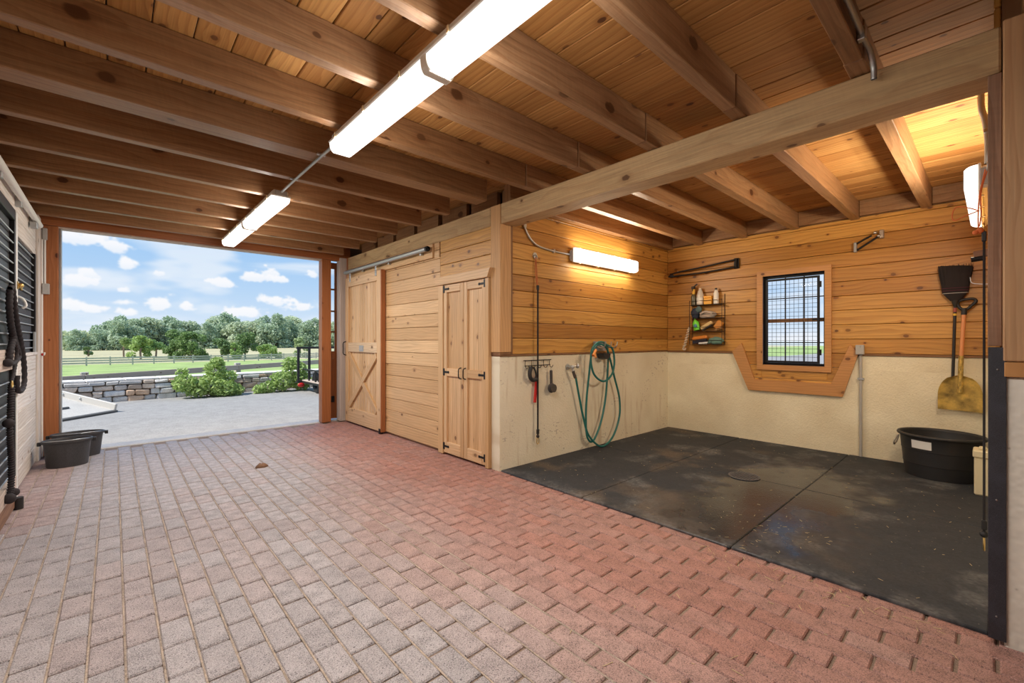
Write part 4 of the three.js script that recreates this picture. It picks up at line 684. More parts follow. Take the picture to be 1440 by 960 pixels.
// ---------------------------------------------------------------- things on the window wall
{
  const S = thing('wire_shelf', 'black wire shelf rack with four tiers beside the window', 'shelf', [6.12, 1.25, 2.7]);
  const d0 = 2.475, d1 = 2.925, ys = [1.262, 1.446, 1.628, 1.815];
  for (const D of [d0, d1]) for (const X of [6.085, 6.18]) part(S, 'upright', bar(V(X, 1.255, D), V(X, X > 6.1 ? 1.95 : 1.88, D), 0.004, 6), blackIron);
  for (const y of ys) { const sh = part(S, 'tier', [box(6.08, 6.184, y - 0.006, y - 0.001, d0, d1, 0.001, 2)], blackIron); part(sh, 'front_rail', bar(V(6.083, y + 0.055, d0), V(6.083, y + 0.055, d1), 0.003, 6), blackIron); }
  const Z = (nm, label, cat, y, D) => thing(nm, label, cat, [6.13, y, D], 'grooming supplies on the wire shelf');
  const y4 = ys[3], y3 = ys[2], y2 = ys[1], y1 = ys[0];
  let t = Z('spray_bottle', 'dark spray bottle with yellow collar on the top tier', 'bottle', y4, 2.885);
  part(t, 'bottle', lathe(V(6.13, y4, 2.885), [[0.001, 0], [0.034, 0], [0.036, 0.01], [0.036, 0.125], [0.02, 0.16], [0.001, 0.16]]), plain(0.10, 0.09, 0.05, 0.3)); part(t, 'collar', cyl(V(6.13, y4 + 0.16, 2.885), 0.02, 0.017, 0.07), plain(0.85, 0.5, 0.05, 0.4)); part(t, 'spray_head', [box(6.09, 6.15, y4 + 0.23, y4 + 0.27, 2.865, 2.905, 0.006, 0), box(6.085, 6.098, y4 + 0.2, y4 + 0.235, 2.88, 2.89, 0.003, 0), bar(V(6.13, y4 + 0.265, 2.88), V(6.13, y4 + 0.30, 2.84), 0.009)], black);
  t = Z('water_jug', 'clear plastic jug with pale label on the top tier', 'jug', y4, 2.79);
  part(t, 'jug', lathe(V(6.13, y4, 2.79), [[0.001, 0], [0.046, 0], [0.048, 0.01], [0.048, 0.13], [0.028, 0.2], [0.02, 0.21], [0.02, 0.225], [0.001, 0.225]]), plain(0.62, 0.58, 0.52, 0.25)); part(t, 'label', lathe(V(6.13, y4 + 0.03, 2.79), [[0.0485, 0], [0.0495, 0.002], [0.0495, 0.07], [0.0485, 0.072]]), plain(0.8, 0.79, 0.75, 0.6)); part(t, 'cap', cyl(V(6.13, y4 + 0.225, 2.79), 0.019, 0.019, 0.015), plain(0.8, 0.6, 0.4));
  t = Z('salve_tub', 'square orange yellow tub on the top tier', 'tub', y4, 2.675);
  part(t, 'tub', box(6.10, 6.165, y4 + 0.001, y4 + 0.09, 2.625, 2.73, 0.006, 0), plain(0.85, 0.42, 0.04, 0.45)); part(t, 'lid', box(6.097, 6.168, y4 + 0.091, y4 + 0.118, 2.622, 2.733, 0.004, 0), plain(0.88, 0.42, 0.03, 0.4));
  t = Z('squeeze_bottle', 'white squeeze bottle with dark cap on the top tier', 'bottle', y4, 2.57);
  part(t, 'bottle', lathe(V(6.13, y4, 2.57), [[0.001, 0], [0.032, 0], [0.034, 0.012], [0.033, 0.15], [0.018, 0.195], [0.001, 0.196]]), plain(0.82, 0.8, 0.75, 0.4)); part(t, 'cap', cyl(V(6.13, y4 + 0.196, 2.57), 0.016, 0.013, 0.025), black);
  const lump = (c, sx, sy, sz, s, n = 16) => { const g = new THREE.SphereGeometry(1, n, 12), p = g.attributes.position; for (let i = 0; i < p.count; i++) { const x = p.getX(i), y = p.getY(i), z = p.getZ(i), k = 0.8 + 0.4 * pn(x * 2.5 + 9, y * 2.5 + z * 2.1 + 9, 99, 99, s); p.setXYZ(i, x * sx * k, Math.max(y * sy * k, -sy * 0.75), z * sz * k); } g.computeVertexNormals(); g.translate(c.x, c.y, c.z); return g; };
  t = Z('dark_cloth', 'crumpled dark blue cloth on the second tier', 'cloth', y3, 2.86); part(t, 'cloth', lump(V(6.13, y3 + 0.068, 2.86), 0.045, 0.085, 0.06, 3), plain(0.03, 0.04, 0.07, 0.9)); part(t, 'corner_fold', lump(V(6.12, y3 + 0.12, 2.81), 0.03, 0.05, 0.05, 4), plain(0.10, 0.16, 0.17, 0.9));
  t = Z('grey_rag', 'folded greyish rag on the second tier', 'rag', y3, 2.68); part(t, 'rag', lump(V(6.13, y3 + 0.042, 2.68), 0.045, 0.05, 0.11, 7), plain(0.45, 0.38, 0.33, 0.95)); part(t, 'fold', tube([V(6.09, y3 + 0.06, 2.77), V(6.085, y3 + 0.085, 2.70), V(6.09, y3 + 0.06, 2.60)], 0.016, 20), plain(0.5, 0.42, 0.36, 0.95));
  t = Z('shampoo_bottle', 'bright green bottle leaning on the third tier', 'bottle', y2, 2.83);
  { const g = lathe(V(0, 0, 0), [[0.001, 0], [0.042, 0], [0.044, 0.01], [0.044, 0.11], [0.02, 0.145], [0.001, 0.146]], 24); g.scale(0.7, 1, 1); const c = cyl(V(0, 0.146, 0), 0.014, 0.014, 0.03); const lb = new THREE.SphereGeometry(0.026, 14, 10); lb.scale(0.25, 1, 1); lb.translate(-0.03, 0.065, 0); for (const q of [g, c, lb]) { q.rotateX(-0.22); q.translate(6.125, y2 + 0.012, -2.83); } part(t, 'bottle', g, plain(0.18, 0.72, 0.05, 0.35)); part(t, 'cap', c, plain(0.25, 0.7, 0.1, 0.4)); part(t, 'label', lb, plain(0.08, 0.25, 0.4, 0.5)); }
  t = Z('cream_brush', 'cream bristled brush tilted on the third tier', 'brush', y2, 2.70); part(t, 'bristles', stick(V(6.12, y2 + 0.035, 2.775), V(6.12, y2 + 0.125, 2.62), 0.045, 0.05, undefined, 0.01), plain(0.72, 0.52, 0.25, 0.9)); part(t, 'block', stick(V(6.13, y2 + 0.012, 2.755), V(6.13, y2 + 0.085, 2.63), 0.022, 0.055, undefined, 0.006), plain(0.06, 0.05, 0.045, 0.7));
  t = Z('wooden_brush', 'orange wooden brush propped at the end of the third tier', 'brush', y2, 2.55); part(t, 'block', stick(V(6.13, y2 + 0.03, 2.572), V(6.13, y2 + 0.13, 2.50), 0.09, 0.03, undefined, 0.01), plain(0.62, 0.25, 0.04, 0.5)); part(t, 'bristles', stick(V(6.135, y2 + 0.015, 2.575), V(6.135, y2 + 0.04, 2.495), 0.025, 0.04), plain(0.35, 0.2, 0.08, 0.9));
  t = Z('orange_brush', 'long orange brush lying on the bottom tier', 'brush', y1, 2.80); part(t, 'block', stick(V(6.13, y1 + 0.075, 2.90), V(6.13, y1 + 0.105, 2.69), 0.05, 0.05, undefined, 0.014), plain(0.65, 0.22, 0.03, 0.5)); part(t, 'bristles', stick(V(6.13, y1 + 0.03, 2.89), V(6.13, y1 + 0.055, 2.70), 0.05, 0.042), plain(0.03, 0.03, 0.05, 0.9));
  t = Z('teal_glove', 'dull teal grooming glove on the bottom tier', 'glove', y1, 2.57); part(t, 'glove', lump(V(6.13, y1 + 0.045, 2.57), 0.04, 0.055, 0.10, 11), plain(0.13, 0.24, 0.20, 0.85)); part(t, 'cuff', tube([V(6.10, y1 + 0.05, 2.66), V(6.09, y1 + 0.03, 2.63), V(6.10, y1 + 0.015, 2.66)], 0.014, 16), plain(0.10, 0.18, 0.16, 0.85));
  t = Z('white_comb', 'small white plastic comb on the bottom tier', 'comb', y1, 2.72); part(t, 'spine', stick(V(6.10, y1 + 0.012, 2.80), V(6.10, y1 + 0.026, 2.67), 0.02, 0.012), whitePaint); for (let i = 0; i < 8; i++) part(t, 'tooth', box(6.097, 6.103, y1 + 0.001, y1 + 0.012 + i * 0.001, 2.785 - i * 0.014 - 0.003, 2.785 - i * 0.014 + 0.003, 0.001, 1), whitePaint);
  t = thing('cotton_rope', 'beige cotton rope dangling from the end of the shelf', 'rope', [6.1, 1.2, 2.98]); { const pts = []; for (let i = 0; i <= 24; i++) pts.push(V(6.12 + 0.012 * Math.sin(i * 1.9), 1.50 - 0.28 * i / 24, 2.945 + 0.075 * i / 24 + 0.012 * Math.cos(i * 1.9))); part(t, 'rope', tube(pts, 0.013, 90, 8), plain(0.62, 0.50, 0.38, 0.95)); part(t, 'end_loop', tube([V(6.12, 1.22, 3.02), V(6.12, 1.19, 3.04), V(6.12, 1.18, 3.01), V(6.12, 1.205, 3.0)], 0.011, 20), plain(0.62, 0.50, 0.38, 0.95)); }

  // folding racks
  const Q = (u, v, X) => { const q = at(u, v, { X }); return V(...q); };
  t = thing('saddle_rack', 'long black folding saddle rack arm above the wire shelf', 'saddle rack', [6.15, 2.3, 2.8]);
  part(t, 'upper_arm', tube([Q(1034, 365, 6.13), Q(990, 375, 6.1), Q(955, 382.5, 6.08), Q(942, 386, 6.05)], 0.012, 40), blackIron); part(t, 'lower_arm', tube([Q(1035, 375, 6.13), Q(990, 383, 6.1), Q(950, 388.5, 6.08), Q(944, 390, 6.05)], 0.012, 40), blackIron); part(t, 'arm_end', ball(Q(944, 388.5, 6.05), 0.035, 1, 0.7, 1.3), black); { const a = Q(1035, 370, 6.15); part(t, 'wall_plate', box(6.155, 6.186, a.y - 0.07, a.y + 0.07, -a.z - 0.03, -a.z + 0.03, 0.004, 0), blackIron); part(t, 'pivot', cyl(V(6.14, a.y - 0.06, -a.z), 0.014, 0.014, 0.12), blackIron); }
  part(t, 'bolt', ball(Q(953, 381.5, 6.06), 0.008), steel);
  t = thing('bridle_bracket', 'small folding metal bridle bracket high beside the window', 'bracket', [6.15, 2.3, 0.95]);
  part(t, 'upper_arm', bar(Q(1204, 343, 6.15), Q(1226, 331, 6.15), 0.010), blackIron); part(t, 'lower_arm', bar(Q(1205, 352, 6.15), Q(1236, 332, 6.15), 0.010), blackIron); { const a = Q(1203, 348, 6.16), b = Q(1240, 329, 6.16); part(t, 'end_plate', box(6.14, 6.186, a.y - 0.055, a.y + 0.055, -a.z - 0.014, -a.z + 0.014, 0.004, 0), galv); part(t, 'wall_plate', box(6.14, 6.186, b.y - 0.045, b.y + 0.045, -b.z - 0.02, -b.z + 0.02, 0.004, 0), steel); part(t, 'pivot', [ball(V(6.13, b.y + 0.02, -b.z + 0.05), 0.018), ball(V(6.13, b.y - 0.02, -b.z + 0.02), 0.016)], steel); }

  // broom, bristles up
  t = thing('broom', 'black corn broom hung bristles up above the shovel', 'broom', [6.13, 1.0, 0.26]);
  { const g = new THREE.BufferGeometry(), pos = [], idx = [], n = 14, m = 26; const prof = [[1.70, 0.035, 0.025], [1.735, 0.06, 0.03], [1.78, 0.092, 0.032], [1.85, 0.10, 0.03], [1.95, 0.112, 0.026], [2.035, 0.122, 0.02], [2.045, 0.118, 0.004]];
    prof.forEach(([y, a, b], j) => { for (let i = 0; i < m; i++) { const q = i / m * Math.PI * 2, cs = Math.sign(Math.cos(q)) * Math.pow(Math.abs(Math.cos(q)), 0.6), sn = Math.sin(q); pos.push(6.13 + b * sn, y + (j > 4 ? 0.012 * (hash(i, j, 5) - 0.5) : 0) - (j > 4 ? 0.012 * cs : 0), -(0.256 - a * cs)); } });
    for (let j = 0; j < prof.length - 1; j++) for (let i = 0; i < m; i++) { const a = j * m + i, b = j * m + (i + 1) % m; idx.push(a, a + m, b, b, a + m, b + m); }
    g.setAttribute('position', new THREE.Float32BufferAttribute(pos, 3)); g.setIndex(idx); g.computeVertexNormals(); part(t, 'bristle_head', g, new THREE.MeshPhysicalMaterial({ color: rgb(0.018, 0.014, 0.016), roughness: 0.9, side: THREE.DoubleSide }));
    const br = []; for (let i = 0; i < 170; i++) { const q = rr(-1, 1), z = 0.256 - q * 0.1; br.push(bar(V(6.13 + rr(-0.028, 0.028), 1.86, z), V(6.13 + rr(-0.03, 0.03), rr(2.0, 2.062), 0.256 - q * 0.126), 0.0014, 3)); } const bm = part(t, 'bristles', br, plain(0.02, 0.016, 0.018, 0.9)); bm.userData.kind = 'stuff';
    for (const [y, a] of [[1.80, 0.094], [1.825, 0.098], [1.775, 0.09]]) { const s = []; for (let i = 0; i <= 24; i++) { const q = i / 24 * Math.PI * 2; s.push(V(6.13 + 0.0345 * Math.sin(q), y, 0.256 - a * Math.sign(Math.cos(q)) * Math.pow(Math.abs(Math.cos(q)), 0.6))); } part(t, 'stitching', tube(s, 0.0025, 50, 5), y === 1.775 ? plain(0.6, 0.6, 0.6) : plain(0.12, 0.02, 0.05, 0.8)); }
    part(t, 'ferrule', cyl(V(6.13, 1.64, 0.256), 0.013, 0.03, 0.065), plain(0.05, 0.05, 0.05, 0.4, 0.5)); part(t, 'handle', bar(V(6.135, 0.95, 0.272), V(6.13, 1.65, 0.256), 0.0125), black); part(t, 'yellow_band', bar(V(6.1302, 1.555, 0.258), V(6.13, 1.575, 0.2575), 0.0138), plain(0.75, 0.5, 0.06)); part(t, 'paper_band', bar(V(6.13, 1.59, 0.2572), V(6.13, 1.63, 0.2565), 0.0136), plain(0.35, 0.08, 0.06)); }
  // scoop shovel
  t = thing('scoop_shovel', 'muddy yellow scoop shovel hanging blade down against cream wall', 'shovel', [6.1, 0.62, 0.22]);
  { const cD = 0.224, n = 16, m = 14, pos = [], idx = []; const half = v => v < 0.42 ? 0.155 : 0.132 * Math.sqrt(clamp(1 - Math.pow((v - 0.42) / 0.58, 2))) + 0.023;
    for (const side of [0, 1]) for (let j = 0; j <= m; j++) { const v = j / m, y = 0.622 + 0.345 * v, hw = Math.min(0.155, half(v)); for (let i = 0; i <= n; i++) { const u = i / n * 2 - 1, curl = 0.030 * Math.pow(Math.abs(u), 3) + 0.02 * v * v; const ridge = 0.014 * Math.exp(-Math.pow(u * hw / 0.022, 2)) * sstep(0.1, 0.6, v); pos.push(6.145 - curl - ridge + side * 0.004, y - (v < 0.03 ? 0.012 * u * 0.3 : 0), -(cD - u * hw)); } }
    const st = (m + 1) * (n + 1); for (const s of [0, 1]) for (let j = 0; j < m; j++) for (let i = 0; i < n; i++) { const a = s * st + j * (n + 1) + i; s ? idx.push(a, a + 1, a + n + 1, a + 1, a + n + 2, a + n + 1) : idx.push(a, a + n + 1, a + 1, a + 1, a + n + 1, a + n + 2); }
    const edge = (a, b) => idx.push(a, b, a + st, b, b + st, a + st); for (let i = 0; i < n; i++) { edge(i, i + 1); edge(m * (n + 1) + i + 1, m * (n + 1) + i); } for (let j = 0; j < m; j++) { edge((j + 1) * (n + 1), j * (n + 1)); edge(j * (n + 1) + n, (j + 1) * (n + 1) + n); }
    const g = new THREE.BufferGeometry(); g.setAttribute('position', new THREE.Float32BufferAttribute(pos, 3)); const uv = []; for (let i = 0; i < pos.length / 3; i++) uv.push(pos[i * 3 + 2], pos[i * 3 + 1]); g.setAttribute('uv', new THREE.Float32BufferAttribute(uv, 2)); g.setIndex(idx); g.computeVertexNormals();
    const mud = noiseMat([0.50, 0.34, 0.08], { size: 0.42, scale: 6, amp: 1.0, fine: 0.2, rough: 0.6, s: 145, specks: 0.05, speckCol: [0.12, 0.08, 0.04] }); mud.side = THREE.DoubleSide;
    part(t, 'blade', g, mud); part(t, 'socket', new THREE.TubeGeometry(new THREE.LineCurve3(V(6.108, 0.80, 0.222), V(6.118, 1.16, 0.214)), 1, 0.019, 12), mud); part(t, 'handle', bar(V(6.118, 1.15, 0.214), V(6.13, 1.58, 0.195), 0.0165), plain(0.72, 0.30, 0.12, 0.45)); part(t, 'grip_neck', bar(V(6.13, 1.56, 0.196), V(6.132, 1.625, 0.193), 0.022), black);
    part(t, 'grip', tube([V(6.132, 1.61, 0.205), V(6.132, 1.65, 0.235), V(6.132, 1.69, 0.235), V(6.132, 1.705, 0.205), V(6.132, 1.71, 0.13), V(6.132, 1.69, 0.115), V(6.132, 1.64, 0.15), V(6.132, 1.61, 0.18)], 0.013, 60, 8, true), black); }
}

// ---------------------------------------------------------------- halter and lead on the stall door
{
  const X = -0.545, m = plain(0.025, 0.02, 0.024, 0.8), Q = (u, v, x = X) => { const q = at(u, v, { X: x }); return V(q[0], q[1], q[2]); };
  const h = thing('rope_halter', 'black rope halter hanging from the stall door frame', 'halter', [X, 0.9, 5.3]);
  const rope = (pts, r, seg = 120, w = 0.35, f = 60) => { const g = new THREE.TubeGeometry(new THREE.CatmullRomCurve3(pts, false, 'centripetal'), seg, r, 9, false), p = g.attributes.position, c = new THREE.CatmullRomCurve3(pts, false, 'centripetal'); for (let i = 0; i <= seg; i++) { const o = c.getPointAt(i / seg); for (let j = 0; j <= 9; j++) { const k = i * 10 + j, s = 1 + w * Math.abs(Math.sin(i / seg * f + j / 9 * Math.PI)) - w / 2; p.setXYZ(k, o.x + (p.getX(k) - o.x) * s, o.y + (p.getY(k) - o.y) * s, o.z + (p.getZ(k) - o.z) * s); } } g.computeVertexNormals(); return g; };
  part(h, 'crown_strap', rope([Q(14, 406), Q(17, 404), Q(20, 425), Q(24, 455), Q(30, 485), Q(34, 515), Q(34, 538), Q(29, 550), Q(24, 545), Q(24, 528)], 0.016, 160, 0.25, 90), m);
  part(h, 'cheek_strap', rope([Q(14, 408), Q(13, 430), Q(15, 455), Q(18, 475), Q(14, 495), Q(13, 512)], 0.018, 100, 0.3, 60), m);
  part(h, 'nose_band', rope([Q(16, 455), Q(22, 480), Q(27, 500), Q(20, 510), Q(12, 512)], 0.013, 90, 0.3, 60), m); part(h, 'throat_band', rope([Q(18, 470), Q(24, 495), Q(20, 520), Q(16, 536)], 0.011, 80, 0.3, 50), m);
  part(h, 'ring', (() => { const g = new THREE.TorusGeometry(0.022, 0.005, 8, 18); g.rotateY(Math.PI / 2); const p = Q(17, 540, X + 0.02); g.translate(p.x, p.y, p.z); return g; })(), brass); part(h, 'knot', ball(Q(11, 510), 0.035, 0.8, 0.8, 1), m);
  const l = thing('lead_rope', 'braided black lead rope hanging below the halter', 'lead rope', [X, 0.02, 5.3]);
  part(l, 'braid', rope([Q(16, 541), Q(15, 570), Q(14, 610), Q(16, 650), Q(15, 690), Q(13, 702)], 0.0165, 300, 0.4, 150), m); for (const [u, v, r] of [[13, 701, 0.036], [20, 692, 0.03], [12, 595, 0.032]]) part(l, 'knot', ball(Q(u, v), r), m);
  const k = thing('brass_latch', 'small brass latch on the stall door frame above halter', 'latch', [X, 1.76, 5.25]); const p = Q(12, 392, -0.555); part(k, 'knob', ball(V(-0.55, p.y, 5.22), 0.02), brass); part(k, 'plate', box(-0.564, -0.558, p.y - 0.03, p.y + 0.03, 5.18, 5.222, 0.001, 1), brass); part(k, 'catch', bar(V(-0.55, p.y + 0.01, 5.2), V(-0.55, p.y - 0.03, 5.26), 0.008), brass);
  const hk = thing('stall_hook', 'small pale hook on the stall grille by the halter', 'hook', [-0.6, 1.6, 5.5]); part(hk, 'hook', tube([V(-0.62, 1.68, 5.5), V(-0.57, 1.66, 5.5), V(-0.55, 1.60, 5.5), V(-0.57, 1.58, 5.5)], 0.01, 20), whitePaint);
}

// ---------------------------------------------------------------- outside: stone wall, fence, ramp, trailer
{
  const SLOPE = Math.atan(0.10), t = thing('stone_wall', 'low dry stone wall along the gravel drive', 'stone wall', [1.8, -0.09, 13.6]); t.rotation.y = SLOPE;   // local x along the wall
  const cols = [[0.68, 0.65, 0.63], [0.58, 0.56, 0.55], [0.76, 0.73, 0.71], [0.66, 0.47, 0.34], [0.62, 0.56, 0.52], [0.72, 0.60, 0.51], [0.46, 0.36, 0.29]];
  const mats = cols.map((c, i) => noiseMat(c, { size: 0.5, scale: 5, amp: 0.25, fine: 0.2, bump: 0.006, s: 200 + i * 10, res: 128 }));
  local(t, 'mortar_core', cbox(7.4, 0.50, 0.34, 0.02).translate(0, 0.235, -0.04), noiseMat([0.30, 0.25, 0.2], { size: 0.6, scale: 6, s: 280, res: 128 }));
  const stone = (x, y, w, h, nm) => { const g = cbox(w, h, rr(0.16, 0.22), Math.min(w, h) * 0.17), p = g.attributes.position, k = Math.floor(rnd() * 999); for (let i = 0; i < p.count; i++) { const a = p.getX(i), b = p.getY(i), c = p.getZ(i), q = (n) => hash(Math.sign(a) + 2, (Math.sign(b) + 2) * 7 + (Math.sign(c) + 2) * 31, k + n) - 0.5; p.setXYZ(i, a + q(1) * w * 0.12, b + q(2) * h * 0.16, c + q(3) * 0.03); } g.computeVertexNormals(); const m = local(t, nm, g, pick(mats)); m.position.set(x, y, 0.16 + rr(-0.012, 0.012)); };
  let y = 0.005;
  for (const h of [0.155, 0.135, 0.12, 0.085]) { let x = -3.7 + rr(0, 0.1); while (x < 3.6) { const w = rr(0.16, 0.42), two = h > 0.13 && rnd() < 0.3; if (two) { stone(x + w / 2, y + h * 0.27, w - 0.014, h * 0.5, 'stone'); stone(x + w / 2, y + h * 0.78, w - 0.014, h * 0.42, 'stone'); } else stone(x + w / 2, y + h / 2, w - 0.014, h - 0.013, 'stone'); x += w; } y += h; }
  { let x = -3.7; while (x < 3.6) { const w = rr(0.35, 0.7), g = cbox(w - 0.012, 0.05, 0.5, 0.012); const m = local(t, 'cap_stone', g, mats[2]); m.position.set(x + w / 2, y + 0.022, -0.02); x += w; } }

  const fw = wood(W2, [0.56, 0.47, 0.41], 0.8), fpost = wood(W2, [0.52, 0.50, 0.46], 0.8);
  const f = thing('rail_fence', 'weathered board fence just behind the stone wall', 'fence', [1.8, -0.62, 14.45]); f.rotation.set(0, Math.atan(0.20), 0.028);
  for (const x of [-3.9, -2.55 + 0.25, 0.9, 4.0, 7.2]) local(f, 'post', cbox(0.13, 1.32, 0.13, 0.008, 1).translate(x, 0.62, -0.06), fpost);
  for (const [a, b] of [[-3.9, -2.3], [-2.3, 0.9], [0.9, 4.0], [4.0, 7.2]]) for (const yy of [1.15, 0.75, 0.35]) local(f, 'rail', cbox(b - a - 0.01, 0.14, 0.03, 0.004).translate((a + b) / 2, yy, 0.022), fw);
  const ff = thing('far_fence', 'grey board fence far across the green pasture', 'fence', [10, -2.4, 93]);
  const N = 26; for (let i = 0; i < N; i++) { const x = -26 + i * 2.6, X = 10 + x, D = 92 + 0.12 * x + (x > 8 ? (x - 8) * 0.45 : 0), yy = fieldY(D) + 2.4; const x2 = x + 2.6, D2 = 92 + 0.12 * x2 + (x2 > 8 ? (x2 - 8) * 0.45 : 0), y2 = fieldY(D2) + 2.4;
    local(ff, 'post', cbox(0.18, 1.35, 0.18, 0.01, 1).translate(x, yy + 0.66, -(D - 93)), fpost);
    for (const q of [1.1, 0.75, 0.4]) local(ff, 'rail', stick(new THREE.Vector3(x, yy + q, -(D - 93) + 0.1), new THREE.Vector3(x2, y2 + q, -(D2 - 93) + 0.1), 0.2, 0.04), fpost); }

  // trailer ramp
  const r = thing('trailer_ramp', 'white horse trailer ramp lowered onto the gravel', 'ramp', [0.04, -0.04, 11.25]);
  // local: ground edge along -x .. x, ramp rises towards -z
  r.rotation.y = 0.80;
  const rm = plain(0.55, 0.53, 0.50, 0.6), dk = plain(0.1, 0.1, 0.1, 0.7);
  const rise = 0.23; 
  const tilt = g => { g.rotateX(Math.atan(rise)); g.translate(0, 0.03, 0); return g; };
  local(r, 'deck', tilt(cbox(2.0, 0.035, 2.0, 0.006).translate(-1.0, 0.0, -1.0)), noiseMat([0.50, 0.48, 0.455], { size: 1.2, scale: 5, amp: 0.12, fine: 0.1, s: 300, res: 256 }));
  local(r, 'side_rail', tilt(cbox(0.045, 0.13, 2.0, 0.008).translate(-0.022, 0.06, -1.0)), rm); local(r, 'edge_strip', tilt(cbox(2.0, 0.03, 0.03, 0.004).translate(-1.0, -0.008, 0.016)), dk);
  local(r, 'tread_bar', tilt(cbox(0.9, 0.03, 0.045, 0.008).translate(-0.95, 0.033, -0.42)), dk); for (const z of [-0.7, -1.05]) local(r, 'bolt', tilt(ball(new THREE.Vector3(-0.05, 0.07, z), 0.02)), galv);

  // utility trailer
  const u = thing('utility_trailer', 'black tubular utility trailer tailgate with red lamp and white plate', 'trailer', [4.3, -0.05, 12.6]);
  const A = (px, Y) => { const q = at(px, 500, { D: 12.6 }); return V(q[0], Y, 12.6); }, x0 = A(419.5, 0).x, x1 = x0 + 1.5;
  const tb = (a, b, w = 0.028) => stick(a, b, w * 2, w * 2, undefined, 0.006);
  part(u, 'top_rail', tb(V(x0 - 0.05, 1.13, 12.6), V(x1, 1.13, 12.6)), black); part(u, 'bottom_rail', tb(V(x0 - 0.03, 0.22, 12.6), V(x1, 0.22, 12.6), 0.04), black);
  for (let i = 0; i < 6; i++) part(u, 'gate_bar', stick(V(x0 + i * 0.28, 0.26, 12.6), V(x0 + i * 0.28, 1.11, 12.6), 0.056, 0.056, new THREE.Vector3(0, 0, 1)), black);
  for (const s of [x0 + 0.12, x1 - 0.1]) { part(u, 'side_rail', tb(V(s, 0.55, 12.55), V(s, 0.55, 11.1), 0.02), black); part(u, 'chassis_rail', tb(V(s, 0.22, 12.55), V(s, 0.22, 11.1), 0.035), black); for (const D of [12.1, 11.6, 11.12]) part(u, 'side_post', stick(V(s, 0.24, D), V(s, 0.56, D), 0.04, 0.04, new THREE.Vector3(0, 0, 1)), black); const wg = new THREE.TorusGeometry(0.22, 0.09, 12, 28); wg.rotateY(Math.PI / 2); wg.translate(s + (s < x1 - 0.5 ? 0.14 : -0.14), 0.255, -11.8); part(u, 'wheel', wg, black); }
  part(u, 'deck', box(x0 + 0.08, x1 - 0.12, 0.24, 0.27, 11.1, 12.55, 0.004, 2), fw);
  part(u, 'tail_lamp', ball(V(x0 + 0.06, 0.13, 12.56), 0.075, 1.2, 0.8, 0.5), plain(0.5, 0.02, 0.02, 0.3)); part(u, 'plate', box(x0 + 0.28, x0 + 0.56, 0.06, 0.18, 12.545, 12.555, 0.002, 0), plain(0.85, 0.85, 0.83, 0.5));
}

// ---------------------------------------------------------------- plants and trees
function leafMesh(n, fn, size, s0) {      // scattered folded leaves, each two triangles pairs with a bend
  const pos = new Float32Array(n * 12 * 3); let k = 0;
  const a = new THREE.Vector3(), b = new THREE.Vector3(), c = new THREE.Vector3(), q = new THREE.Quaternion(), e = new THREE.Euler();
  for (let i = 0; i < n; i++) { const p = fn(i), s = size * rr(0.6, 1.35); e.set(rr(-1.2, 1.2), rr(0, 6.283), rr(-1.2, 1.2)); q.setFromEuler(e);
    const v = [[-0.5, 0, 0], [0, 0.05, -0.3], [0.5, 0, 0], [0, 0.05, 0.3]].map(w => new THREE.Vector3(w[0] * s, w[1] * s * (i % 2 ? -2 : 2), w[2] * s).applyQuaternion(q).add(p));
    for (const w of [v[0], v[1], v[2], v[0], v[2], v[3]]) { pos[k++] = w.x; pos[k++] = w.y; pos[k++] = w.z; } }
  const g = new THREE.BufferGeometry(); g.setAttribute('position', new THREE.BufferAttribute(pos.slice(0, k), 3)); g.computeVertexNormals(); return g;
}
const leafMat = c => new THREE.MeshPhysicalMaterial({ color: rgb(...c), roughness: 0.85, transmission: 0.35, thickness: 0, side: THREE.DoubleSide });
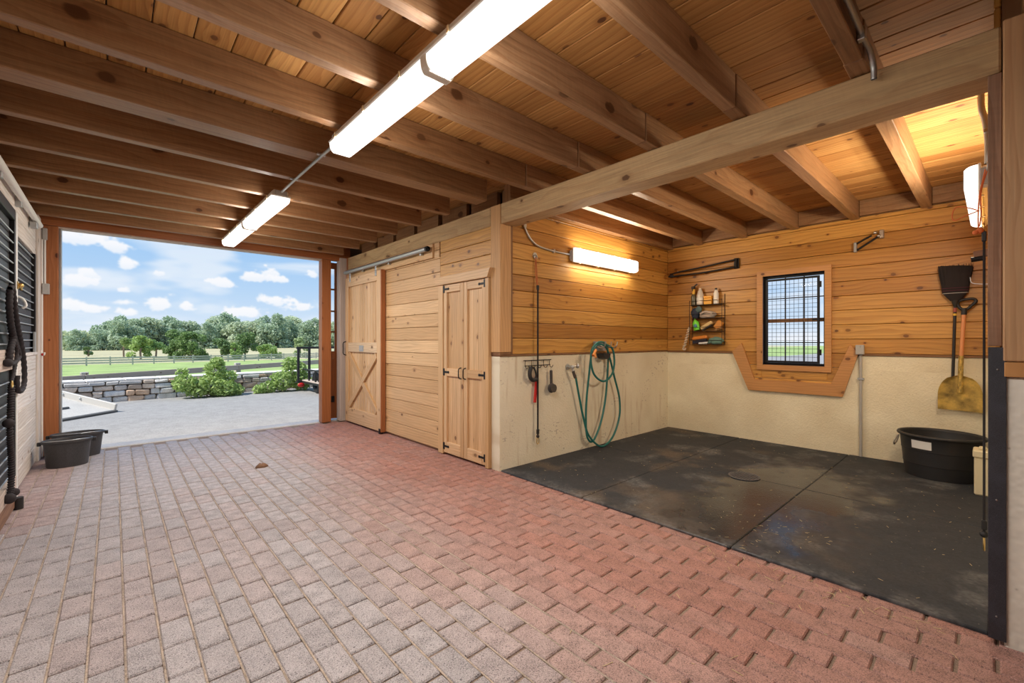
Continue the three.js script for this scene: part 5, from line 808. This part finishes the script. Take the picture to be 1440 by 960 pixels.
{
  const blobs = (list, n) => { const tot = list.reduce((s, b) => s + b[3] * b[3], 0); return () => { let r = rnd() * tot, b = list[0]; for (const x of list) { r -= x[3] * x[3]; if (r <= 0) { b = x; break; } } const v = new THREE.Vector3(rr(-1, 1), rr(-1, 1), rr(-1, 1)).normalize().multiplyScalar(b[3] * Math.pow(rnd(), 0.22)); return new THREE.Vector3(b[0] + v.x, b[1] + v.y * (b[4] || 0.85), b[2] + v.z); }; };
  const bush = (label, X, D, list, n, c, sz) => { const t = thing('bush', label, 'bush', [X, -0.05, D]); local(t, 'foliage', leafMesh(n, blobs(list), sz), leafMat(c)).userData.kind = 'stuff'; for (let i = 0; i < 7; i++) { const b = pick(list); local(t, 'stem', tube([new THREE.Vector3(rr(-0.1, 0.1), 0, rr(-0.05, 0.05)), new THREE.Vector3(b[0] * 0.6, b[1] * 0.5, b[2] * 0.6), new THREE.Vector3(b[0], b[1] + b[3] * 0.6, b[2])], 0.008, 12, 5), plain(0.2, 0.14, 0.08, 0.9)); } return t; };
  bush('leafy green shrub growing against the stone wall', 1.75, 12.95, [[-0.5, 0.36, 0.1, 0.26], [-0.3, 0.22, 0.15, 0.24], [0.0, 0.3, 0.1, 0.30], [0.25, 0.2, 0.2, 0.26], [0.5, 0.14, 0.15, 0.2], [0.1, 0.65, -0.05, 0.24], [-0.55, 0.6, 0, 0.14], [0.15, 0.82, -0.05, 0.16], [0.35, 0.45, 0.0, 0.22]], 2700, [0.40, 0.54, 0.17], 0.10);
  bush('leafy green shrub beside the black trailer gate', 3.5, 13.0, [[-0.5, 0.14, 0.15, 0.2], [-0.15, 0.3, 0.1, 0.3], [0.2, 0.55, 0, 0.32], [0.35, 0.25, 0.1, 0.3], [0.1, 0.75, 0, 0.22], [-0.7, 0.1, 0.2, 0.15]], 2000, [0.37, 0.51, 0.16], 0.10);
  const tree = (name, label, list, n, c, sz, trunkH, group) => { const t = thing(name, label, 'tree', [0, 0, 0], group); local(t, 'crown', leafMesh(n, blobs(list), sz), leafMat(c)); local(t, 'trunk', tube([new THREE.Vector3(0, -0.2, 0), new THREE.Vector3(0.1, trunkH * 0.6, 0), new THREE.Vector3(0, trunkH, 0)], 0.18, 10, 7), plain(0.2, 0.15, 0.11, 0.9)); return t; };
  const rnB = (w, h, base, n, r) => Array.from({ length: n }, () => { const a = rr(0, 6.28), q = Math.sqrt(rnd()), yy = rr(0, 1); const k = Math.sqrt(Math.max(0.15, 1 - Math.pow(yy * 1.6 - 0.65, 2))); return [Math.cos(a) * q * w * k, base + yy * (h - base - r * 0.6) + r * 0.3, Math.sin(a) * q * w * k, r * rr(0.7, 1.15)]; });
  const put = (t, u, D, s = 1, vBase) => { const q = at(u, 480, { D }); t.position.set(q[0], fieldY(D) - 0.05, -D); t.scale.setScalar(s); t.rotation.y = rr(0, 6); };
  // trees of the pasture
  const G = 'trees dotted over the pasture';
  const mid = [
    ['round_tree', 'dense round green tree beyond the far fence, broader of a touching pair', 268, 112, rnB(2.7, 5.6, -0.3, 30, 1.0), 5000, [0.19, 0.31, 0.09]],
    ['round_tree', 'dense green tree leaning on a broader round neighbour', 246, 118, rnB(2.0, 5.9, -0.3, 22, 0.9), 3400, [0.19, 0.31, 0.09]],
    ['spreading_tree', 'dark spreading tree with a flat broad crown', 345, 112, rnB(3.2, 5.5, 1.4, 18, 1.0), 2800, [0.17, 0.28, 0.09]],
    ['spreading_tree', 'dark low tree beside the dark spreading tree', 312, 112, rnB(2.4, 4.4, 1.0, 14, 0.9), 2200, [0.18, 0.29, 0.10]],
    ['pasture_shrub', 'small bright shrub between two dark trees', 330, 108, rnB(1.1, 3.4, 0.3, 8, 0.7), 1000, [0.30, 0.44, 0.13]],
    ['pasture_shrub', 'light green rounded shrub sloping away from the dark spreading tree', 378, 106, rnB(2.6, 3.0, 0.2, 14, 0.8), 2200, [0.33, 0.47, 0.14]],
    ['young_tree', 'light yellow green young tree standing in the hay meadow', 198, 116, rnB(2.0, 4.6, 0.4, 14, 0.85), 2200, [0.38, 0.52, 0.16]],
    ['umbrella_tree', 'umbrella shaped tree with a bare pale trunk', 174, 140, rnB(2.6, 4.2, 2.4, 9, 0.9), 1300, [0.30, 0.42, 0.14]],
    ['umbrella_tree', 'small leaning tree with a flat top in the hay meadow', 219, 128, rnB(2.0, 4.2, 1.8, 9, 0.9), 1300, [0.25, 0.40, 0.13]],
    ['sapling', 'tiny lone sapling in the hay meadow', 124, 150, rnB(0.9, 2.6, 0.5, 5, 0.5), 420, [0.14, 0.24, 0.07]],
    ['pasture_shrub', 'pale tree behind the black trailer gate', 422, 108, rnB(1.4, 4.6, 0.4, 10, 0.8), 1300, [0.42, 0.52, 0.26]],
  ];
  for (const [nm, label, u, D, list, n, c] of mid) { const t = tree(nm, label, list, n, c, 0.46, 2.5, G); put(t, u, D); }
  // woodland edge: three kinds cloned, leaf colours paled to stand in for distance haze
  const kinds = [tree('woodland_tree', 'broad woodland tree with haze put into its grey green leaves at the far edge of the meadow', rnB(6.5, 13, -1.5, 34, 2.6), 3400, [0.54, 0.62, 0.43], 1.3, 5), tree('woodland_tree', 'tall darker woodland tree with haze put into its blue green leaves at the far edge of the meadow', rnB(5.5, 15, -1.5, 34, 2.6), 3400, [0.43, 0.54, 0.38], 1.3, 6), tree('woodland_tree', 'woodland tree with haze put into its pale yellow green leaves at the far edge of the meadow', rnB(6.5, 12, -1.5, 32, 2.6), 3200, [0.68, 0.73, 0.48], 1.3, 5)];
  const used = [0, 0, 0];
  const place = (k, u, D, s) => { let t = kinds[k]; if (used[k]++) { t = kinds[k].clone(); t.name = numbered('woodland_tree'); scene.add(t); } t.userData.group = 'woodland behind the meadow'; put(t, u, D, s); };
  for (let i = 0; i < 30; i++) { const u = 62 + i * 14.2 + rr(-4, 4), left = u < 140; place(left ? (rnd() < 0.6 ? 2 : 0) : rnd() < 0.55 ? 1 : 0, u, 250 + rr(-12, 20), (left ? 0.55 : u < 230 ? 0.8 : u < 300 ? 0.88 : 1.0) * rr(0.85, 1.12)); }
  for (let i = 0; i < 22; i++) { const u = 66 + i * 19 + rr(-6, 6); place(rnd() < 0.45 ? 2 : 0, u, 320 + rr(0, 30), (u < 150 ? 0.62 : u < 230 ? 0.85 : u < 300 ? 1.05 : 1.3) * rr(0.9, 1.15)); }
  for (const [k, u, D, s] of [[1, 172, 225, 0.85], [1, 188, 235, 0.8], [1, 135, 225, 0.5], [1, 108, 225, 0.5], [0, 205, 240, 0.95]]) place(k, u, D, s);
}

scene.traverse(o => { if (o.isMesh) { o.castShadow = true; o.receiveShadow = true; } });
renderer.render(scene, camera);
